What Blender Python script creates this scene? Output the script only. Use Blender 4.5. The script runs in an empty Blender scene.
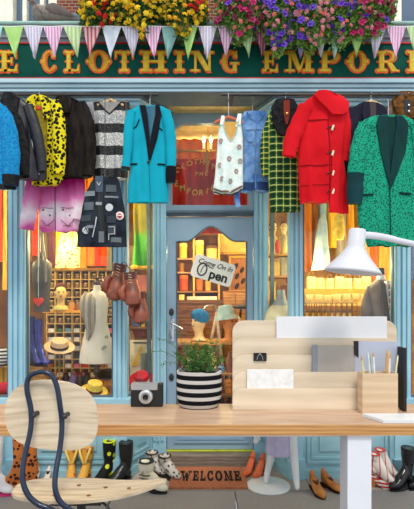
import bpy, bmesh, math, random
from mathutils import Vector, Matrix, noise
R = random.Random(7)
PI = math.pi
F = 450.0; CH = 1.44; CX = 207.0; CY = 300.0
col = bpy.context.scene.collection
def X(x, D): return (x-CX)*D/F
def Z(y, D): return CH-(y-CY)*D/F
def P(x, y, D): return Vector((X(x, D), D, Z(y, D)))
def lin(c):
    return c/12.92 if c <= .04045 else ((c+.055)/1.055)**2.4
def C(r, g, b): return (lin(r/255), lin(g/255), lin(b/255), 1)
# ---------------------------------------------------------------- materials
def newmat(name):
    m = bpy.data.materials.new(name); m.use_nodes = True
    nt = m.node_tree; nt.nodes.clear()
    out = nt.nodes.new('ShaderNodeOutputMaterial'); b = nt.nodes.new('ShaderNodeBsdfPrincipled')
    nt.links.new(b.outputs[0], out.inputs[0])
    return m, nt, b
def coords(nt, scale=(1,1,1), rot=(0,0,0)):
    tc = nt.nodes.new('ShaderNodeTexCoord'); mp = nt.nodes.new('ShaderNodeMapping')
    mp.inputs['Scale'].default_value = scale; mp.inputs['Rotation'].default_value = rot
    nt.links.new(tc.outputs['Object'], mp.inputs[0]); return mp.outputs[0]
def mix(nt, fac, a, b):
    n = nt.nodes.new('ShaderNodeMix'); n.data_type = 'RGBA'
    for i, v in ((0, fac), (6, a), (7, b)):
        if isinstance(v, (tuple, float, int)): n.inputs[i].default_value = v
        else: nt.links.new(v, n.inputs[i])
    return n.outputs[2]
def mth(nt, op, a, b=0.0, c=None):
    n = nt.nodes.new('ShaderNodeMath'); n.operation = op
    for i, v in ((0, a), (1, b)) + (((2, c),) if c is not None else ()):
        if isinstance(v, (float, int)): n.inputs[i].default_value = v
        else: nt.links.new(v, n.inputs[i])
    return n.outputs[0]
def noi(nt, vec, s, det=3):
    n = nt.nodes.new('ShaderNodeTexNoise'); n.inputs['Scale'].default_value = s; n.inputs['Detail'].default_value = det
    nt.links.new(vec, n.inputs['Vector']); return n.outputs['Fac']
def ramp(nt, fac, stops, interp='LINEAR'):
    n = nt.nodes.new('ShaderNodeValToRGB'); e = n.color_ramp; e.interpolation = interp
    while len(e.elements) < len(stops): e.elements.new(.5)
    for k, (p, c) in enumerate(stops): e.elements[k].position = p; e.elements[k].color = c
    nt.links.new(fac, n.inputs[0]); return n.outputs[0]
def bump(nt, b, h, st=.3, dist=.01):
    n = nt.nodes.new('ShaderNodeBump'); n.inputs['Strength'].default_value = st; n.inputs['Distance'].default_value = dist
    nt.links.new(h, n.inputs['Height']); nt.links.new(n.outputs[0], b.inputs['Normal'])
def fin(nt, b, colr, rough=.7, metal=0, sheen=0):
    if isinstance(colr, tuple): b.inputs['Base Color'].default_value = colr
    else: nt.links.new(colr, b.inputs['Base Color'])
    b.inputs['Roughness'].default_value = rough; b.inputs['Metallic'].default_value = metal
    if rough >= .7: b.inputs['Specular IOR Level'].default_value = .2
    if sheen: b.inputs['Sheen Weight'].default_value = sheen
def dk(c, f): return (c[0]*f, c[1]*f, c[2]*f, 1)
def mat(name, c, rough=.7, metal=0, var=.18, ns=9, bp=0, bs=80, c2=None, sc=(1,1,1), sheen=0):
    m, nt, b = newmat(name); v = coords(nt, sc)
    a, d = (c, c2) if c2 else (dk(c, 1-var), dk(c, 1+var))
    f = ramp(nt, noi(nt, v, ns), [(.32, (0,0,0,1)), (.68, (1,1,1,1))])
    fin(nt, b, mix(nt, f, a, d), rough, metal, sheen)
    if bp: bump(nt, b, noi(nt, v, bs, 4), bp)
    return m
def m_stripe(name, c1, c2, ax=0, per=.05, duty=.5, rough=.7, bp=0):
    m, nt, b = newmat(name); v = coords(nt); s = nt.nodes.new('ShaderNodeSeparateXYZ'); nt.links.new(v, s.inputs[0])
    f = mth(nt, 'LESS_THAN', mth(nt, 'FRACT', mth(nt, 'MULTIPLY', mth(nt, 'ADD', s.outputs[ax], 10.0), 1/per)), duty)
    n = noi(nt, v, 40); c = mix(nt, f, c2, c1); c = mix(nt, mth(nt, 'MULTIPLY', n, .25), c, (.02,.02,.02,1))
    fin(nt, b, c, rough)
    if bp: bump(nt, b, noi(nt, v, 150), bp)
    return m
def m_spots(name, bg, sp, scale=45, th=.42, rough=.8, bp=.3, sc=(1,1,1), bg2=None):
    m, nt, b = newmat(name); v = coords(nt, sc)
    vo = nt.nodes.new('ShaderNodeTexVoronoi'); vo.inputs['Scale'].default_value = scale; nt.links.new(v, vo.inputs['Vector'])
    d = mth(nt, 'ADD', vo.outputs['Distance'], mth(nt, 'MULTIPLY', noi(nt, v, scale*1.3), .25))
    f = mth(nt, 'LESS_THAN', d, th)
    g = mix(nt, noi(nt, v, 8), bg, bg2 or dk(bg, .8))
    fin(nt, b, mix(nt, f, g, sp), rough); bump(nt, b, noi(nt, v, 200), bp)
    return m
def m_plaid(name, bg, l1, l2, per=.045):
    m, nt, b = newmat(name); v = coords(nt); s = nt.nodes.new('ShaderNodeSeparateXYZ'); nt.links.new(v, s.inputs[0])
    c = mix(nt, noi(nt, v, 30), bg, dk(bg, 1.4))
    for ax, o in ((0, 0), (2, 0)):
        t = mth(nt, 'FRACT', mth(nt, 'MULTIPLY', mth(nt, 'ADD', s.outputs[ax], 10.0), 1/per))
        c = mix(nt, mth(nt, 'MULTIPLY', mth(nt, 'LESS_THAN', t, .16), .75), c, l1)
        t2 = mth(nt, 'FRACT', mth(nt, 'MULTIPLY', mth(nt, 'ADD', s.outputs[ax], 10.0+per*.5), 1/per))
        c = mix(nt, mth(nt, 'MULTIPLY', mth(nt, 'LESS_THAN', t2, .3), .55), c, l2)
    fin(nt, b, c, .9); bump(nt, b, noi(nt, v, 200), .2); return m
def m_wood(name, c1, c2, sc=(2, 20, 20), rough=.5, bp=.1, ns=3, c3=None):
    m, nt, b = newmat(name); v = coords(nt, sc)
    n1 = noi(nt, v, ns, 6)
    w = nt.nodes.new('ShaderNodeTexWave'); w.inputs['Scale'].default_value = .6; w.inputs['Distortion'].default_value = 5
    w.inputs['Detail'].default_value = 3; w.bands_direction = 'Z'; nt.links.new(v, w.inputs['Vector'])
    f = mth(nt, 'ADD', mth(nt, 'MULTIPLY', n1, .75), mth(nt, 'MULTIPLY', w.outputs['Fac'], .25))
    fin(nt, b, ramp(nt, f, [(.3, c1), (.7, c2)]), rough); bump(nt, b, n1, bp); return m
def m_brick(name, c1, c2, mort, scale=9):
    m, nt, b = newmat(name)
    tc = nt.nodes.new('ShaderNodeTexCoord'); s = nt.nodes.new('ShaderNodeSeparateXYZ'); cb = nt.nodes.new('ShaderNodeCombineXYZ')
    nt.links.new(tc.outputs['Object'], s.inputs[0]); nt.links.new(s.outputs[0], cb.inputs[0]); nt.links.new(s.outputs[2], cb.inputs[1])
    br = nt.nodes.new('ShaderNodeTexBrick'); nt.links.new(cb.outputs[0], br.inputs['Vector'])
    br.inputs['Scale'].default_value = scale; br.inputs['Color1'].default_value = c1; br.inputs['Color2'].default_value = c2
    br.inputs['Mortar'].default_value = mort; br.inputs['Mortar Size'].default_value = .03
    c = mix(nt, mth(nt, 'MULTIPLY', noi(nt, cb.outputs[0], 25), .35), br.outputs['Color'], dk(c2, .5))
    fin(nt, b, c, .9); bump(nt, b, mth(nt, 'SUBTRACT', 1.0, br.outputs['Fac']), .5); return m
def m_glass(name, refl=.08, tint=(1,1,1,1)):
    m = bpy.data.materials.new(name); m.use_nodes = True; nt = m.node_tree; nt.nodes.clear()
    o = nt.nodes.new('ShaderNodeOutputMaterial'); t = nt.nodes.new('ShaderNodeBsdfTransparent'); g = nt.nodes.new('ShaderNodeBsdfGlossy')
    t.inputs[0].default_value = tint; g.inputs['Roughness'].default_value = .02
    mx = nt.nodes.new('ShaderNodeMixShader'); fr = nt.nodes.new('ShaderNodeLayerWeight'); fr.inputs[0].default_value = .5
    nt.links.new(mth(nt, 'ADD', mth(nt, 'MULTIPLY', mth(nt, 'POWER', fr.outputs[1], 3.0), .35), refl*.3), mx.inputs[0]); nt.links.new(t.outputs[0], mx.inputs[1]); nt.links.new(g.outputs[0], mx.inputs[2])
    nt.links.new(mx.outputs[0], o.inputs[0]); return m
def m_emit(name, c, s):
    m, nt, b = newmat(name); fin(nt, b, c, .5); b.inputs['Emission Color'].default_value = c; b.inputs['Emission Strength'].default_value = s; return m
def m_grad(name, stops, z0, z1, rough=.8, ns=6, amt=.3):
    m, nt, b = newmat(name); v = coords(nt); s = nt.nodes.new('ShaderNodeSeparateXYZ'); nt.links.new(v, s.inputs[0])
    t = mth(nt, 'MULTIPLY', mth(nt, 'SUBTRACT', s.outputs[2], z0), 1/(z1-z0))
    t = mth(nt, 'ADD', t, mth(nt, 'MULTIPLY', mth(nt, 'SUBTRACT', noi(nt, v, ns), .5), amt))
    fin(nt, b, ramp(nt, t, stops), rough); return m
_mc = {}
def plain(r, g, b, rough=.75, var=.2, **k):
    key = (int(r), int(g), int(b), rough, var) + tuple(sorted((a, str(c)) for a, c in k.items()))
    if key not in _mc: _mc[key] = mat('paint_%d_%d_%d' % key[:3], C(r, g, b), rough, var=var, **k)
    return _mc[key]
# ---------------------------------------------------------------- mesh builder
class MB:
    def __init__(s): s.v = []; s.f = []
    def box(s, x0, x1, y0, y1, z0, z1):
        n = len(s.v)
        for z in (z0, z1):
            for (a, b) in ((x0,y0),(x1,y0),(x1,y1),(x0,y1)): s.v.append(Vector((a, b, z)))
        for f in ((3,2,1,0),(4,5,6,7),(0,1,5,4),(1,2,6,5),(2,3,7,6),(3,0,4,7)): s.f.append([n+i for i in f])
        return s
    def obox(s, c, size, rz=0, rx=0, ry=0):
        n = len(s.v); h = [q/2 for q in size]; s.box(-h[0],h[0],-h[1],h[1],-h[2],h[2])
        M = Matrix.Translation(c) @ Matrix.Rotation(rz,4,'Z') @ Matrix.Rotation(rx,4,'X') @ Matrix.Rotation(ry,4,'Y')
        for i in range(n, len(s.v)): s.v[i] = M @ s.v[i]
        return s
    def rings(s, rings, cap=True, close=False):
        n = len(s.v); m = len(rings[0])
        for r in rings: s.v += [Vector(p) for p in r]
        k = len(rings)
        for i in range(k if close else k-1):
            j = (i+1) % k
            for a in range(m):
                b = (a+1) % m; s.f.append([n+i*m+a, n+i*m+b, n+j*m+b, n+j*m+a])
        if cap and not close:
            s.f.append([n+a for a in range(m)][::-1]); s.f.append([n+(k-1)*m+a for a in range(m)])
        return s
    def tube(s, pts, r, n=8, r2=None, up=None, close=False):
        pts = [Vector(p) for p in pts]; k = len(pts)
        if not isinstance(r, (list, tuple)): r = [r]*k
        if r2 is None: r2 = r
        elif not isinstance(r2, (list, tuple)): r2 = [r2]*k
        rs = []; a = None
        for i in range(k):
            if close: t = (pts[(i+1) % k]-pts[i-1])
            else: t = pts[min(i+1,k-1)]-pts[max(i-1,0)]
            t.normalize()
            if a is None:
                u = Vector(up) if up else (Vector((0,1,0)) if abs(t.y) < .9 else Vector((1,0,0)))
                a = u
            a = (a-t*a.dot(t)); a = a.normalized() if a.length > 1e-5 else Vector((1,0,0))
            b = t.cross(a)
            rs.append([pts[i]+a*(r2[i]*math.cos(2*PI*q/n))+b*(r[i]*math.sin(2*PI*q/n)) for q in range(n)])
        return s.rings(rs, True, close)
    def lathe(s, prof, c=(0,0,0), n=20, sx=1, sy=1, M=None):
        c = Vector(c); rs = []
        for r, z in prof:
            rr = [Vector((max(r,1e-4)*sx*math.cos(2*PI*q/n), max(r,1e-4)*sy*math.sin(2*PI*q/n), z)) for q in range(n)]
            rs.append([c+(M @ p if M else p) for p in rr])
        return s.rings(rs)
    def ell(s, c, r, n=14, m=9, M=None):
        if isinstance(r, (int, float)): r = (r, r, r)
        c = Vector(c); rs = []
        for i in range(m+1):
            ph = -PI/2+PI*i/m; q = max(math.cos(ph), .004)
            rr = [Vector((r[0]*q*math.cos(2*PI*a/n), r[1]*q*math.sin(2*PI*a/n), r[2]*math.sin(ph))) for a in range(n)]
            rs.append([c+(M @ p if M else p) for p in rr])
        return s.rings(rs)
    def prism(s, out, y0, y1, ax='y', M=None):
        n = len(s.v); k = len(out)
        for y in (y0, y1):
            for (a, b) in out:
                p = {'y': Vector((a,y,b)), 'z': Vector((a,b,y)), 'x': Vector((y,a,b))}[ax]
                s.v.append(M @ p if M else p)
        s.f.append([n+i for i in range(k)]); s.f.append([n+k+i for i in range(k)][::-1])
        for i in range(k): j = (i+1) % k; s.f.append([n+i, n+k+i, n+k+j, n+j])
        return s
    def quad(s, a, b, c, d):
        n = len(s.v); s.v += [Vector(a), Vector(b), Vector(c), Vector(d)]; s.f.append([n,n+1,n+2,n+3]); return s
    def xf(s, M, start=0):
        for i in range(start, len(s.v)): s.v[i] = M @ s.v[i]
        return s
    def mesh(s, name, m, off=(0,0,0), smooth=True, bevel=0):
        off = Vector(off); me = bpy.data.meshes.new(name)
        me.from_pydata([tuple(p-off) for p in s.v], [], s.f)
        bm = bmesh.new(); bm.from_mesh(me); bmesh.ops.recalc_face_normals(bm, faces=bm.faces)
        if bevel:
            es = [e for e in bm.edges if len(e.link_faces) == 2 and e.calc_face_angle(0) > .6]
            bmesh.ops.bevel(bm, geom=es, offset=bevel, segments=2, affect='EDGES', profile=.6)
        bm.to_mesh(me); bm.free()
        if smooth:
            for p in me.polygons: p.use_smooth = True
            me.set_sharp_from_angle(angle=math.radians(42))
        me.materials.append(m); return me
OFF = {}
def setp(o, label=None, cat=None, group=None, kind=None):
    if label: o['label'] = label
    if cat: o['category'] = cat
    if group: o['group'] = group
    if kind: o['kind'] = kind
    return o
def thing(name, label, cat, loc=(0,0,0), group=None, kind=None):
    o = bpy.data.objects.new(name, None); o.empty_display_size = .05; col.objects.link(o); o.location = loc; OFF[o.name] = Vector(loc)
    return setp(o, label, cat, group, kind)
def part(mb, name, m, root, label=None, smooth=True, bevel=0, kind=None):
    off = OFF[root.name]
    o = bpy.data.objects.new(name, mb.mesh(name, m, off, smooth, bevel)); col.objects.link(o); o.parent = root; OFF[o.name] = off
    return setp(o, label, kind=kind)
def solo(mb, name, m, label, cat, group=None, smooth=True, bevel=0, kind=None):
    xs = [p.x for p in mb.v]; ys = [p.y for p in mb.v]; zs = [p.z for p in mb.v]
    off = Vector(((min(xs)+max(xs))/2, (min(ys)+max(ys))/2, min(zs)))
    o = bpy.data.objects.new(name, mb.mesh(name, m, off, smooth, bevel)); col.objects.link(o); o.location = off; OFF[o.name] = off
    return setp(o, label, cat, group, kind)
def struct(mb, name, m, parent=None, smooth=False, bevel=0):
    if parent: return part(mb, name, m, parent, smooth=smooth, bevel=bevel)
    o = bpy.data.objects.new(name, mb.mesh(name, m, (0,0,0), smooth, bevel)); col.objects.link(o); OFF[o.name] = Vector((0,0,0)); o['kind'] = 'structure'
    return o
def copy_tree(o, loc=None, rz=None, sc=None, label=None, parent=None):
    c = o.copy(); col.objects.link(c)
    if parent: c.parent = parent
    for ch in list(o.children): copy_tree(ch, parent=c)
    if loc is not None: c.location = loc
    if rz is not None: c.rotation_euler.z = rz
    if sc is not None: c.scale = (sc,)*3
    if label: c['label'] = label
    return c
def smoothpath(pts, n=6):
    pts = [Vector(p) for p in pts]; out = []
    for i in range(len(pts)-1):
        p0 = pts[max(i-1,0)]; p1 = pts[i]; p2 = pts[i+1]; p3 = pts[min(i+2,len(pts)-1)]
        for k in range(n):
            t = k/n
            out.append(.5*((2*p1)+(p2-p0)*t+(2*p0-5*p1+4*p2-p3)*t*t+(3*p1-p0-3*p2+p3)*t**3))
    out.append(pts[-1]); return out
def interp(rows, t):
    # rows sorted on first item
    if t <= rows[0][0]: return rows[0][1:]
    for a, b in zip(rows, rows[1:]):
        if t <= b[0]:
            u = (t-a[0])/max(b[0]-a[0],1e-6); u2 = u*u*(3-2*u)*.5+u*.5
            return [p+(q-p)*u2 for p, q in zip(a[1:], b[1:])]
    return rows[-1][1:]
# ---------------------------------------------------------------- garments
class Garment:
    """a hollow-looking hanging garment lofted from rows (y, xl, xr) read off the elevation at its own distance D"""
    def __init__(s, name, label, cat, D, th=.04, fold=.008, fk=45, seed=0, group=None):
        s.D = D; s.th = th; s.fold = fold; s.fk = fk; s.seed = seed; s.name = name; s.args = (label, cat, group); s.root = None
    def begin(s, rows):
        s.rows = rows; x = (rows[0][1]+rows[0][2])/2; zb = Z(rows[-1][0], s.D)
        s.root = thing(s.name, s.args[0], s.args[1], (X(x, s.D), s.D, zb), s.args[2]); return s.root
    def surf(s, x, z):     # front surface distance at world x, z
        y = CY-(z-CH)*F/s.D; xl, xr = interp(s.rows, y); cx = (X(xl,s.D)+X(xr,s.D))/2; w = max((X(xr,s.D)-X(xl,s.D))/2, .004)
        u = min(abs((x-cx)/w), .999); th = s.th*(.75+.25*min(1, (y-s.rows[0][0])/max(s.rows[-1][0]-s.rows[0][0],1)*2))
        base = th*(1-u**2.6)**.42
        g = (y-s.rows[0][0])/max(s.rows[-1][0]-s.rows[0][0], 1)
        fd = s.fold*(.25+g)*(math.sin(s.fk*x+s.seed+2*math.sin(3*z+s.seed))+.5*math.sin(s.fk*2.1*x+1.7*s.seed+5*z))
        fd += s.fold*.5*noise.noise(Vector((x*14, z*9, s.seed)))
        return s.D-base-fd*(1-u**4)
    def body(s, m, name='body', n=30, label=None, hemwave=0):
        y0, y1 = s.rows[0][0], s.rows[-1][0]; k = max(10, int((y1-y0)/3)); rs = []
        for i in range(k+1):
            y = y0+(y1-y0)*i/k; xl, xr = interp(s.rows, y); z = Z(y, s.D); a, b = X(xl,s.D), X(xr,s.D)
            cx, w = (a+b)/2, (b-a)/2; ring = []
            for q in range(n):
                t = PI*q/(n-1); x = cx-w*math.cos(t); zz = z+(hemwave*math.sin(x*s.fk+s.seed)*i/k)
                ring.append((x, s.surf(x, z), zz))
            for q in range(n-2, 0, -1):
                t = PI*q/(n-1); x = cx-w*math.cos(t); ff = s.surf(x, z); ring.append((x, 2*s.D-ff if s.fold < .001 else s.D+abs(s.D-ff)*.6, z+(hemwave*math.sin(x*s.fk+s.seed)*i/k)))
            rs.append(ring)
        mb = MB(); mb.rings(rs); return part(mb, name, m, s.root, label)
    def patch(s, name, rows, m, e=.005, n=8, parent=None, label=None, step=3):
        y0, y1 = rows[0][0], rows[-1][0]; k = max(2, int(abs(y1-y0)/step)); rs = []
        for i in range(k+1):
            y = y0+(y1-y0)*i/k
            if i == k: y = y1
            for a, b in zip(rows, rows[1:]):
                if y <= b[0]+1e-6:
                    u = (y-a[0])/max(b[0]-a[0],1e-6); xl = a[1]+(b[1]-a[1])*u; xr = a[2]+(b[2]-a[2])*u; break
            z = Z(y, s.D); ring = []
            for q in range(n+1):
                x = X(xl+(xr-xl)*q/n, s.D); ring.append((x, s.surf(x, z)-e, z))
            for q in range(n, -1, -1):
                x = X(xl+(xr-xl)*q/n, s.D); ring.append((x, s.surf(x, z)+.004, z))
            rs.append(ring)
        mb = MB(); mb.rings(rs); return part(mb, name, m, parent or s.root, label)
    def line(s, name, pts, w, m, e=.004, parent=None):
        mb = MB(); pp = []
        for a, b in zip(pts, pts[1:]):
            for k in range(5):
                t = k/5; pp.append((a[0]+(b[0]-a[0])*t, a[1]+(b[1]-a[1])*t))
        pp.append(pts[-1]); q = []
        for (x, y) in pp:
            xx = X(x, s.D); zz = Z(y, s.D); q.append((xx, s.surf(xx, zz)-e, zz))
        mb.tube(q, w, 6); return part(mb, name, m, parent or s.root)
    def sleeve(s, pts, m, name='sleeve', dy=0, cuff=None, flat=.6, label=None):
        # pts: (x, y, halfwidth px)
        sp = smoothpath([(a, b, c) for a, b, c in pts], 5); q = []; r = []
        for i, p in enumerate(sp):
            g = i/len(sp); v = P(p.x, p.y, s.D); v.y += dy; wr = p.z*s.D/F
            wr *= 1+.05*math.sin(i*1.9+s.seed); q.append(v); r.append(wr)
        mb = MB(); mb.tube(q, r, 12, [max(w*flat, .012) for w in r])
        o = part(mb, name, m, s.root, label)
        if cuff:
            mb = MB(); k = cuff[1]; mb.tube(q[-k:], [w*1.08 for w in r[-k:]], 12, [max(w*flat, .012)*1.1 for w in r[-k:]])
            part(mb, 'cuff', cuff[0], o)
        return o
    def button(s, x, y, r, m, name='button', e=.006, parent=None):
        xx = X(x, s.D); zz = Z(y, s.D); c = Vector((xx, s.surf(xx, zz)-e, zz)); mb = MB()
        mb.lathe([(r*.8, -.004), (r, 0), (r, .003), (r*.6, .005), (0, .0045)], c, 12, M=Matrix.Rotation(PI/2, 4, 'X'))
        return part(mb, name, m, parent or s.root)
def hanger(x, y, w, D, label, mt='wood', railz=None, dy=None):
    """clothes hanger: arms of half-width w px, neck at x,y"""
    m = {'wood': MAT['hang_wood'], 'white': MAT['hang_white'], 'red': MAT['hang_red']}[mt]
    c = P(x, y, D); W = w*D/F; root = thing('clothes_hanger', label, 'hanger', c, 'clothes hangers on the rail')
    mb = MB(); pts = [(c.x-W, D, c.z-W*.42), (c.x-W*.6, D, c.z-W*.2), (c.x-W*.15, D, c.z-.005), (c.x, D, c.z+.002), (c.x+W*.15, D, c.z-.005), (c.x+W*.6, D, c.z-W*.2), (c.x+W, D, c.z-W*.42)]
    mb.tube(smoothpath(pts, 4), .011, 8, .008); part(mb, 'bar', m, root)
    h = MB(); zr = RAILZ-c.z
    hp = [(c.x, D, c.z), (c.x, D, c.z+zr*.5), (c.x, (D+RAILY)/2, c.z+zr*.8), (c.x, RAILY-.018, c.z+zr+.006), (c.x, RAILY, c.z+zr+.021), (c.x, RAILY+.018, c.z+zr+.004)]
    h.tube(smoothpath(hp, 5), .0028, 6); part(h, 'hook', MAT['chrome'], root)
    return root
MAT = {}
# ---------------------------------------------------------------- shared materials
FY, RY = 3.64, 4.0
RAILY, RAILZ = 3.42, 3.0
W1 = m_wood('oak', C(196,148,100), C(232,190,142), (1.2, 14, 14), .45)
MAT.update(
 hang_wood=m_wood('hanger_wood', C(205,165,110), C(235,205,155), (6, 30, 30)),
 hang_white=plain(238,238,232,.4), hang_red=plain(196,90,50,.5), chrome=mat('chrome', C(200,200,205), .25, 1, .05),
 blue=mat('shop_blue', C(142,190,208), .5, c2=C(166,208,222), ns=3), blue2=mat('riser_blue', C(132,180,194), .5, c2=C(160,202,212), ns=2.5, sc=(1,1,3)),
 door=mat('door_blue', C(134,162,182), .5, c2=C(150,176,194), ns=3), cornice=mat('cornice_blue', C(160,190,202), .6, c2=C(182,208,216), ns=2),
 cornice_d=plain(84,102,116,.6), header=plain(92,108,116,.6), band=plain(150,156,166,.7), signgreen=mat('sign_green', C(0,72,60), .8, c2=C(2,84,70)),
 red=plain(205,40,36,.5), ledge=plain(150,186,176,.6), cream=plain(240,234,212,.6), glass=m_glass('window_glass'),
 darkglass=mat('dark_pane', C(70,88,112), .08, c2=C(104,122,146), ns=1.5), iron=plain(50,46,44,.4,metal=.0), brass=mat('brass', C(190,150,70), .3, .9),
 black=plain(24,24,26,.6), softblack=mat('soft_black', C(20,20,22), .95, c2=C(44,42,42), ns=30, bp=.4), white=plain(238,238,238,.5,var=.04),
 skin=plain(226,190,150,.5), warmwood=m_wood('warm_wood', C(120,72,32), C(170,112,56), (3, 14, 14)), shelf=m_wood('shelf_wood', C(140,92,44), C(190,138,76), (3, 14, 14)),
 inwall=mat('shop_wall', C(120,78,34), .8, c2=C(168,118,54), ns=2), infloor=m_wood('shop_floor', C(120,82,48), C(160,116,72), (12, 2, 2)),
 inceil=plain(222,196,140,.8), navy=plain(22,36,60,.25), pale=mat('pale_plywood', C(214,190,160), .5, c2=C(232,212,186), ns=4, sc=(1,1,10)),
 leaf=mat('leaf_green', C(48,92,34), .5, c2=C(98,146,60), ns=30), goldcloth=mat('gold_cloth', C(196,156,50), .6, c2=C(240,206,96), ns=20, bp=.3))
# ---------------------------------------------------------------- ground
def m_slab(name, c1, c2):
    m, nt, b = newmat(name); v = coords(nt); n1 = noi(nt, v, 3); n2 = noi(nt, v, 60, 6)
    c = mix(nt, mth(nt, 'MULTIPLY', n2, .5), mix(nt, n1, c1, c2), dk(c1, .45)); fin(nt, b, c, .9); bump(nt, b, n2, .3, .004); return m
slab = m_slab('pavement_stone', C(176,162,150), C(200,186,172)); kerbm = m_slab('kerb_stone', C(156,152,150), C(180,174,170)); road = m_slab('road_tar', C(128,126,126), C(150,146,146))
mb = MB()
mb.box(-6, 6, -3, 2.95, -.06, 0.0); struct(mb, 'floor', road)
mb = MB(); x = -6.2
for i in range(20):
    w = .70; mb.box(x, x+w-.008, 3.405, 3.80, -.05, 0.0); mb.box(x, x+w-.008, 3.808, 4.25, -.05, -.001); x += w
mb.box(-6.2, 7.8, 3.4, 4.25, -.08, -.012); struct(mb, 'trim_1', slab)
mb = MB(); x = -6.32+.20
for i in range(14):
    mb.box(x, x+.895, 2.955, 3.395, -.06, .0); x += .905
struct(mb, 'trim_2', kerbm, bevel=.004)
# ---------------------------------------------------------------- shopfront carpentry
def Xf(x): return X(x, FY)
def Xr(x): return X(x, RY)
LB = Xf(127); RB = Xf(289)         # front corners of the two bays
DL, DR = Xr(153), Xr(268)          # ends of the door frame
SH = .62                            # top of the panelled riser
ntrim = [2]
def trim(mb, m, bevel=.003):
    ntrim[0] += 1; return struct(mb, 'trim_%d' % ntrim[0], m, bevel=bevel)
def post(x0, x1, m=None, D=FY, z0=.0, z1=3.06):
    D -= .012; mb = MB(); a, b = X(x0, D), X(x1, D); w = b-a
    mb.box(a, b, D, D+.10, z0, z1)
    mb.box(a+w*.10, a+w*.28, D-.014, D+.02, SH, z1); mb.box(a+w*.40, a+w*.60, D-.022, D+.02, SH, z1); mb.box(a+w*.72, a+w*.90, D-.014, D+.02, SH, z1)
    mb.box(a-.012, b+.012, D-.03, D+.03, z0, z0+.16)
    return trim(mb, m or MAT['blue'])
post(8, 25); post(113, 127); post(289.5, 303); post(395, 411)
def poly_beam(pts, z0, z1, m, over=0, thick=.12):
    """a moulding following the plan polyline pts, standing out by over"""
    mb = MB(); pts = [Vector((a, b)) for a, b in pts]; k = len(pts); fr = []; bk = []
    for i, p in enumerate(pts):
        d0 = (pts[i]-pts[i-1]).normalized() if i else None; d1 = (pts[i+1]-pts[i]).normalized() if i < k-1 else None
        n = [Vector((d.y, -d.x)) for d in (d0, d1) if d is not None]
        nn = (n[0]+n[-1]).normalized(); q = 1/max(nn.dot(n[0]), .3)
        fr.append(p+nn*over*q); bk.append(p-nn*thick*q)
    for i in range(k-1):
        n = len(mb.v)
        for z in (z0, z1): mb.v += [Vector((*fr[i], z)), Vector((*fr[i+1], z)), Vector((*bk[i+1], z)), Vector((*bk[i], z))]
        for f in ((3,2,1,0),(4,5,6,7),(0,1,5,4),(1,2,6,5),(2,3,7,6),(3,0,4,7)): mb.f.append([n+j for j in f])
    return mb
left_plan = [(-3.2, FY), (LB, FY), (DL, RY)]; right_plan = [(DR, RY), (RB, FY), (3.2, FY)]
for pl in (left_plan, right_plan):
    trim(poly_beam(pl, .0, SH, MAT['blue2'], 0, .06), MAT['blue2'], 0)          # riser
    trim(poly_beam(pl, .0, .07, None, .02, .02), MAT['blue2'])
    trim(poly_beam(pl, SH-.03, SH+.03, None, .045, .12), MAT['blue'])           # sill
    trim(poly_beam(pl, 2.82, 3.04, None, 0, .10), MAT['cornice'], 0)            # window head
    trim(poly_beam(pl, 2.955, 2.975, None, .03, .02), MAT['cornice'])
    if pl is left_plan: pl = [(-3.2, FY), (LB+.07, FY), (DL+.10, RY-.06)]
    else: pl = [(DR-.10, RY-.06), (RB-.07, FY), (3.2, FY)]
    trim(poly_beam(pl, 2.985, 3.02, None, .06, .06), MAT['blue'])
    trim(poly_beam(pl, 3.02, 3.036, None, .085, .10), MAT['cornice'])
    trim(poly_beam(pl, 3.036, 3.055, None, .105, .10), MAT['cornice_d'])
# riser panels with mouldings
def panel(a, b, z0, z1):
    a = Vector((*a, 0)); b = Vector((*b, 0)); d = (b-a).normalized(); n = Vector((d.y, -d.x, 0)); mb = MB(); L = (b-a).length
    def bar(s0, s1, za, zb, o):
        k = len(mb.v)
        for z in (za, zb): mb.v += [a+d*s0+n*o+Vector((0,0,z)), a+d*s1+n*o+Vector((0,0,z)), a+d*s1-n*.01+Vector((0,0,z)), a+d*s0-n*.01+Vector((0,0,z))]
        for f in ((3,2,1,0),(4,5,6,7),(0,1,5,4),(1,2,6,5),(2,3,7,6),(3,0,4,7)): mb.f.append([k+j for j in f])
    for o, t in ((0, .016), (.035, .009)):
        bar(o, L-o, z0+o, z0+o+.02, t); bar(o, L-o, z1-o-.02, z1-o, t); bar(o, o+.02, z0+o+.02, z1-o-.02, t); bar(L-o-.02, L-o, z0+o+.02, z1-o-.02, t)
    bar(.10, L-.10, z0+.10, z1-.10, .012)
    trim(mb, MAT['blue2'], .002)
for a, b in ((-3.1, Xf(8)), (Xf(25), Xf(113)), (Xf(303), Xf(395)), (Xf(411), 3.1)):
    panel((a+.03, FY), (b-.03, FY), .12, .52)
lp = lambda A, B, t: (A[0]+(B[0]-A[0])*t, A[1]+(B[1]-A[1])*t)
panel(lp((LB,FY),(DL,RY),.12), lp((LB,FY),(DL,RY),.92), .12, .52); panel(lp((DR,RY),(RB,FY),.08), lp((DR,RY),(RB,FY),.88), .12, .52)
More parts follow.
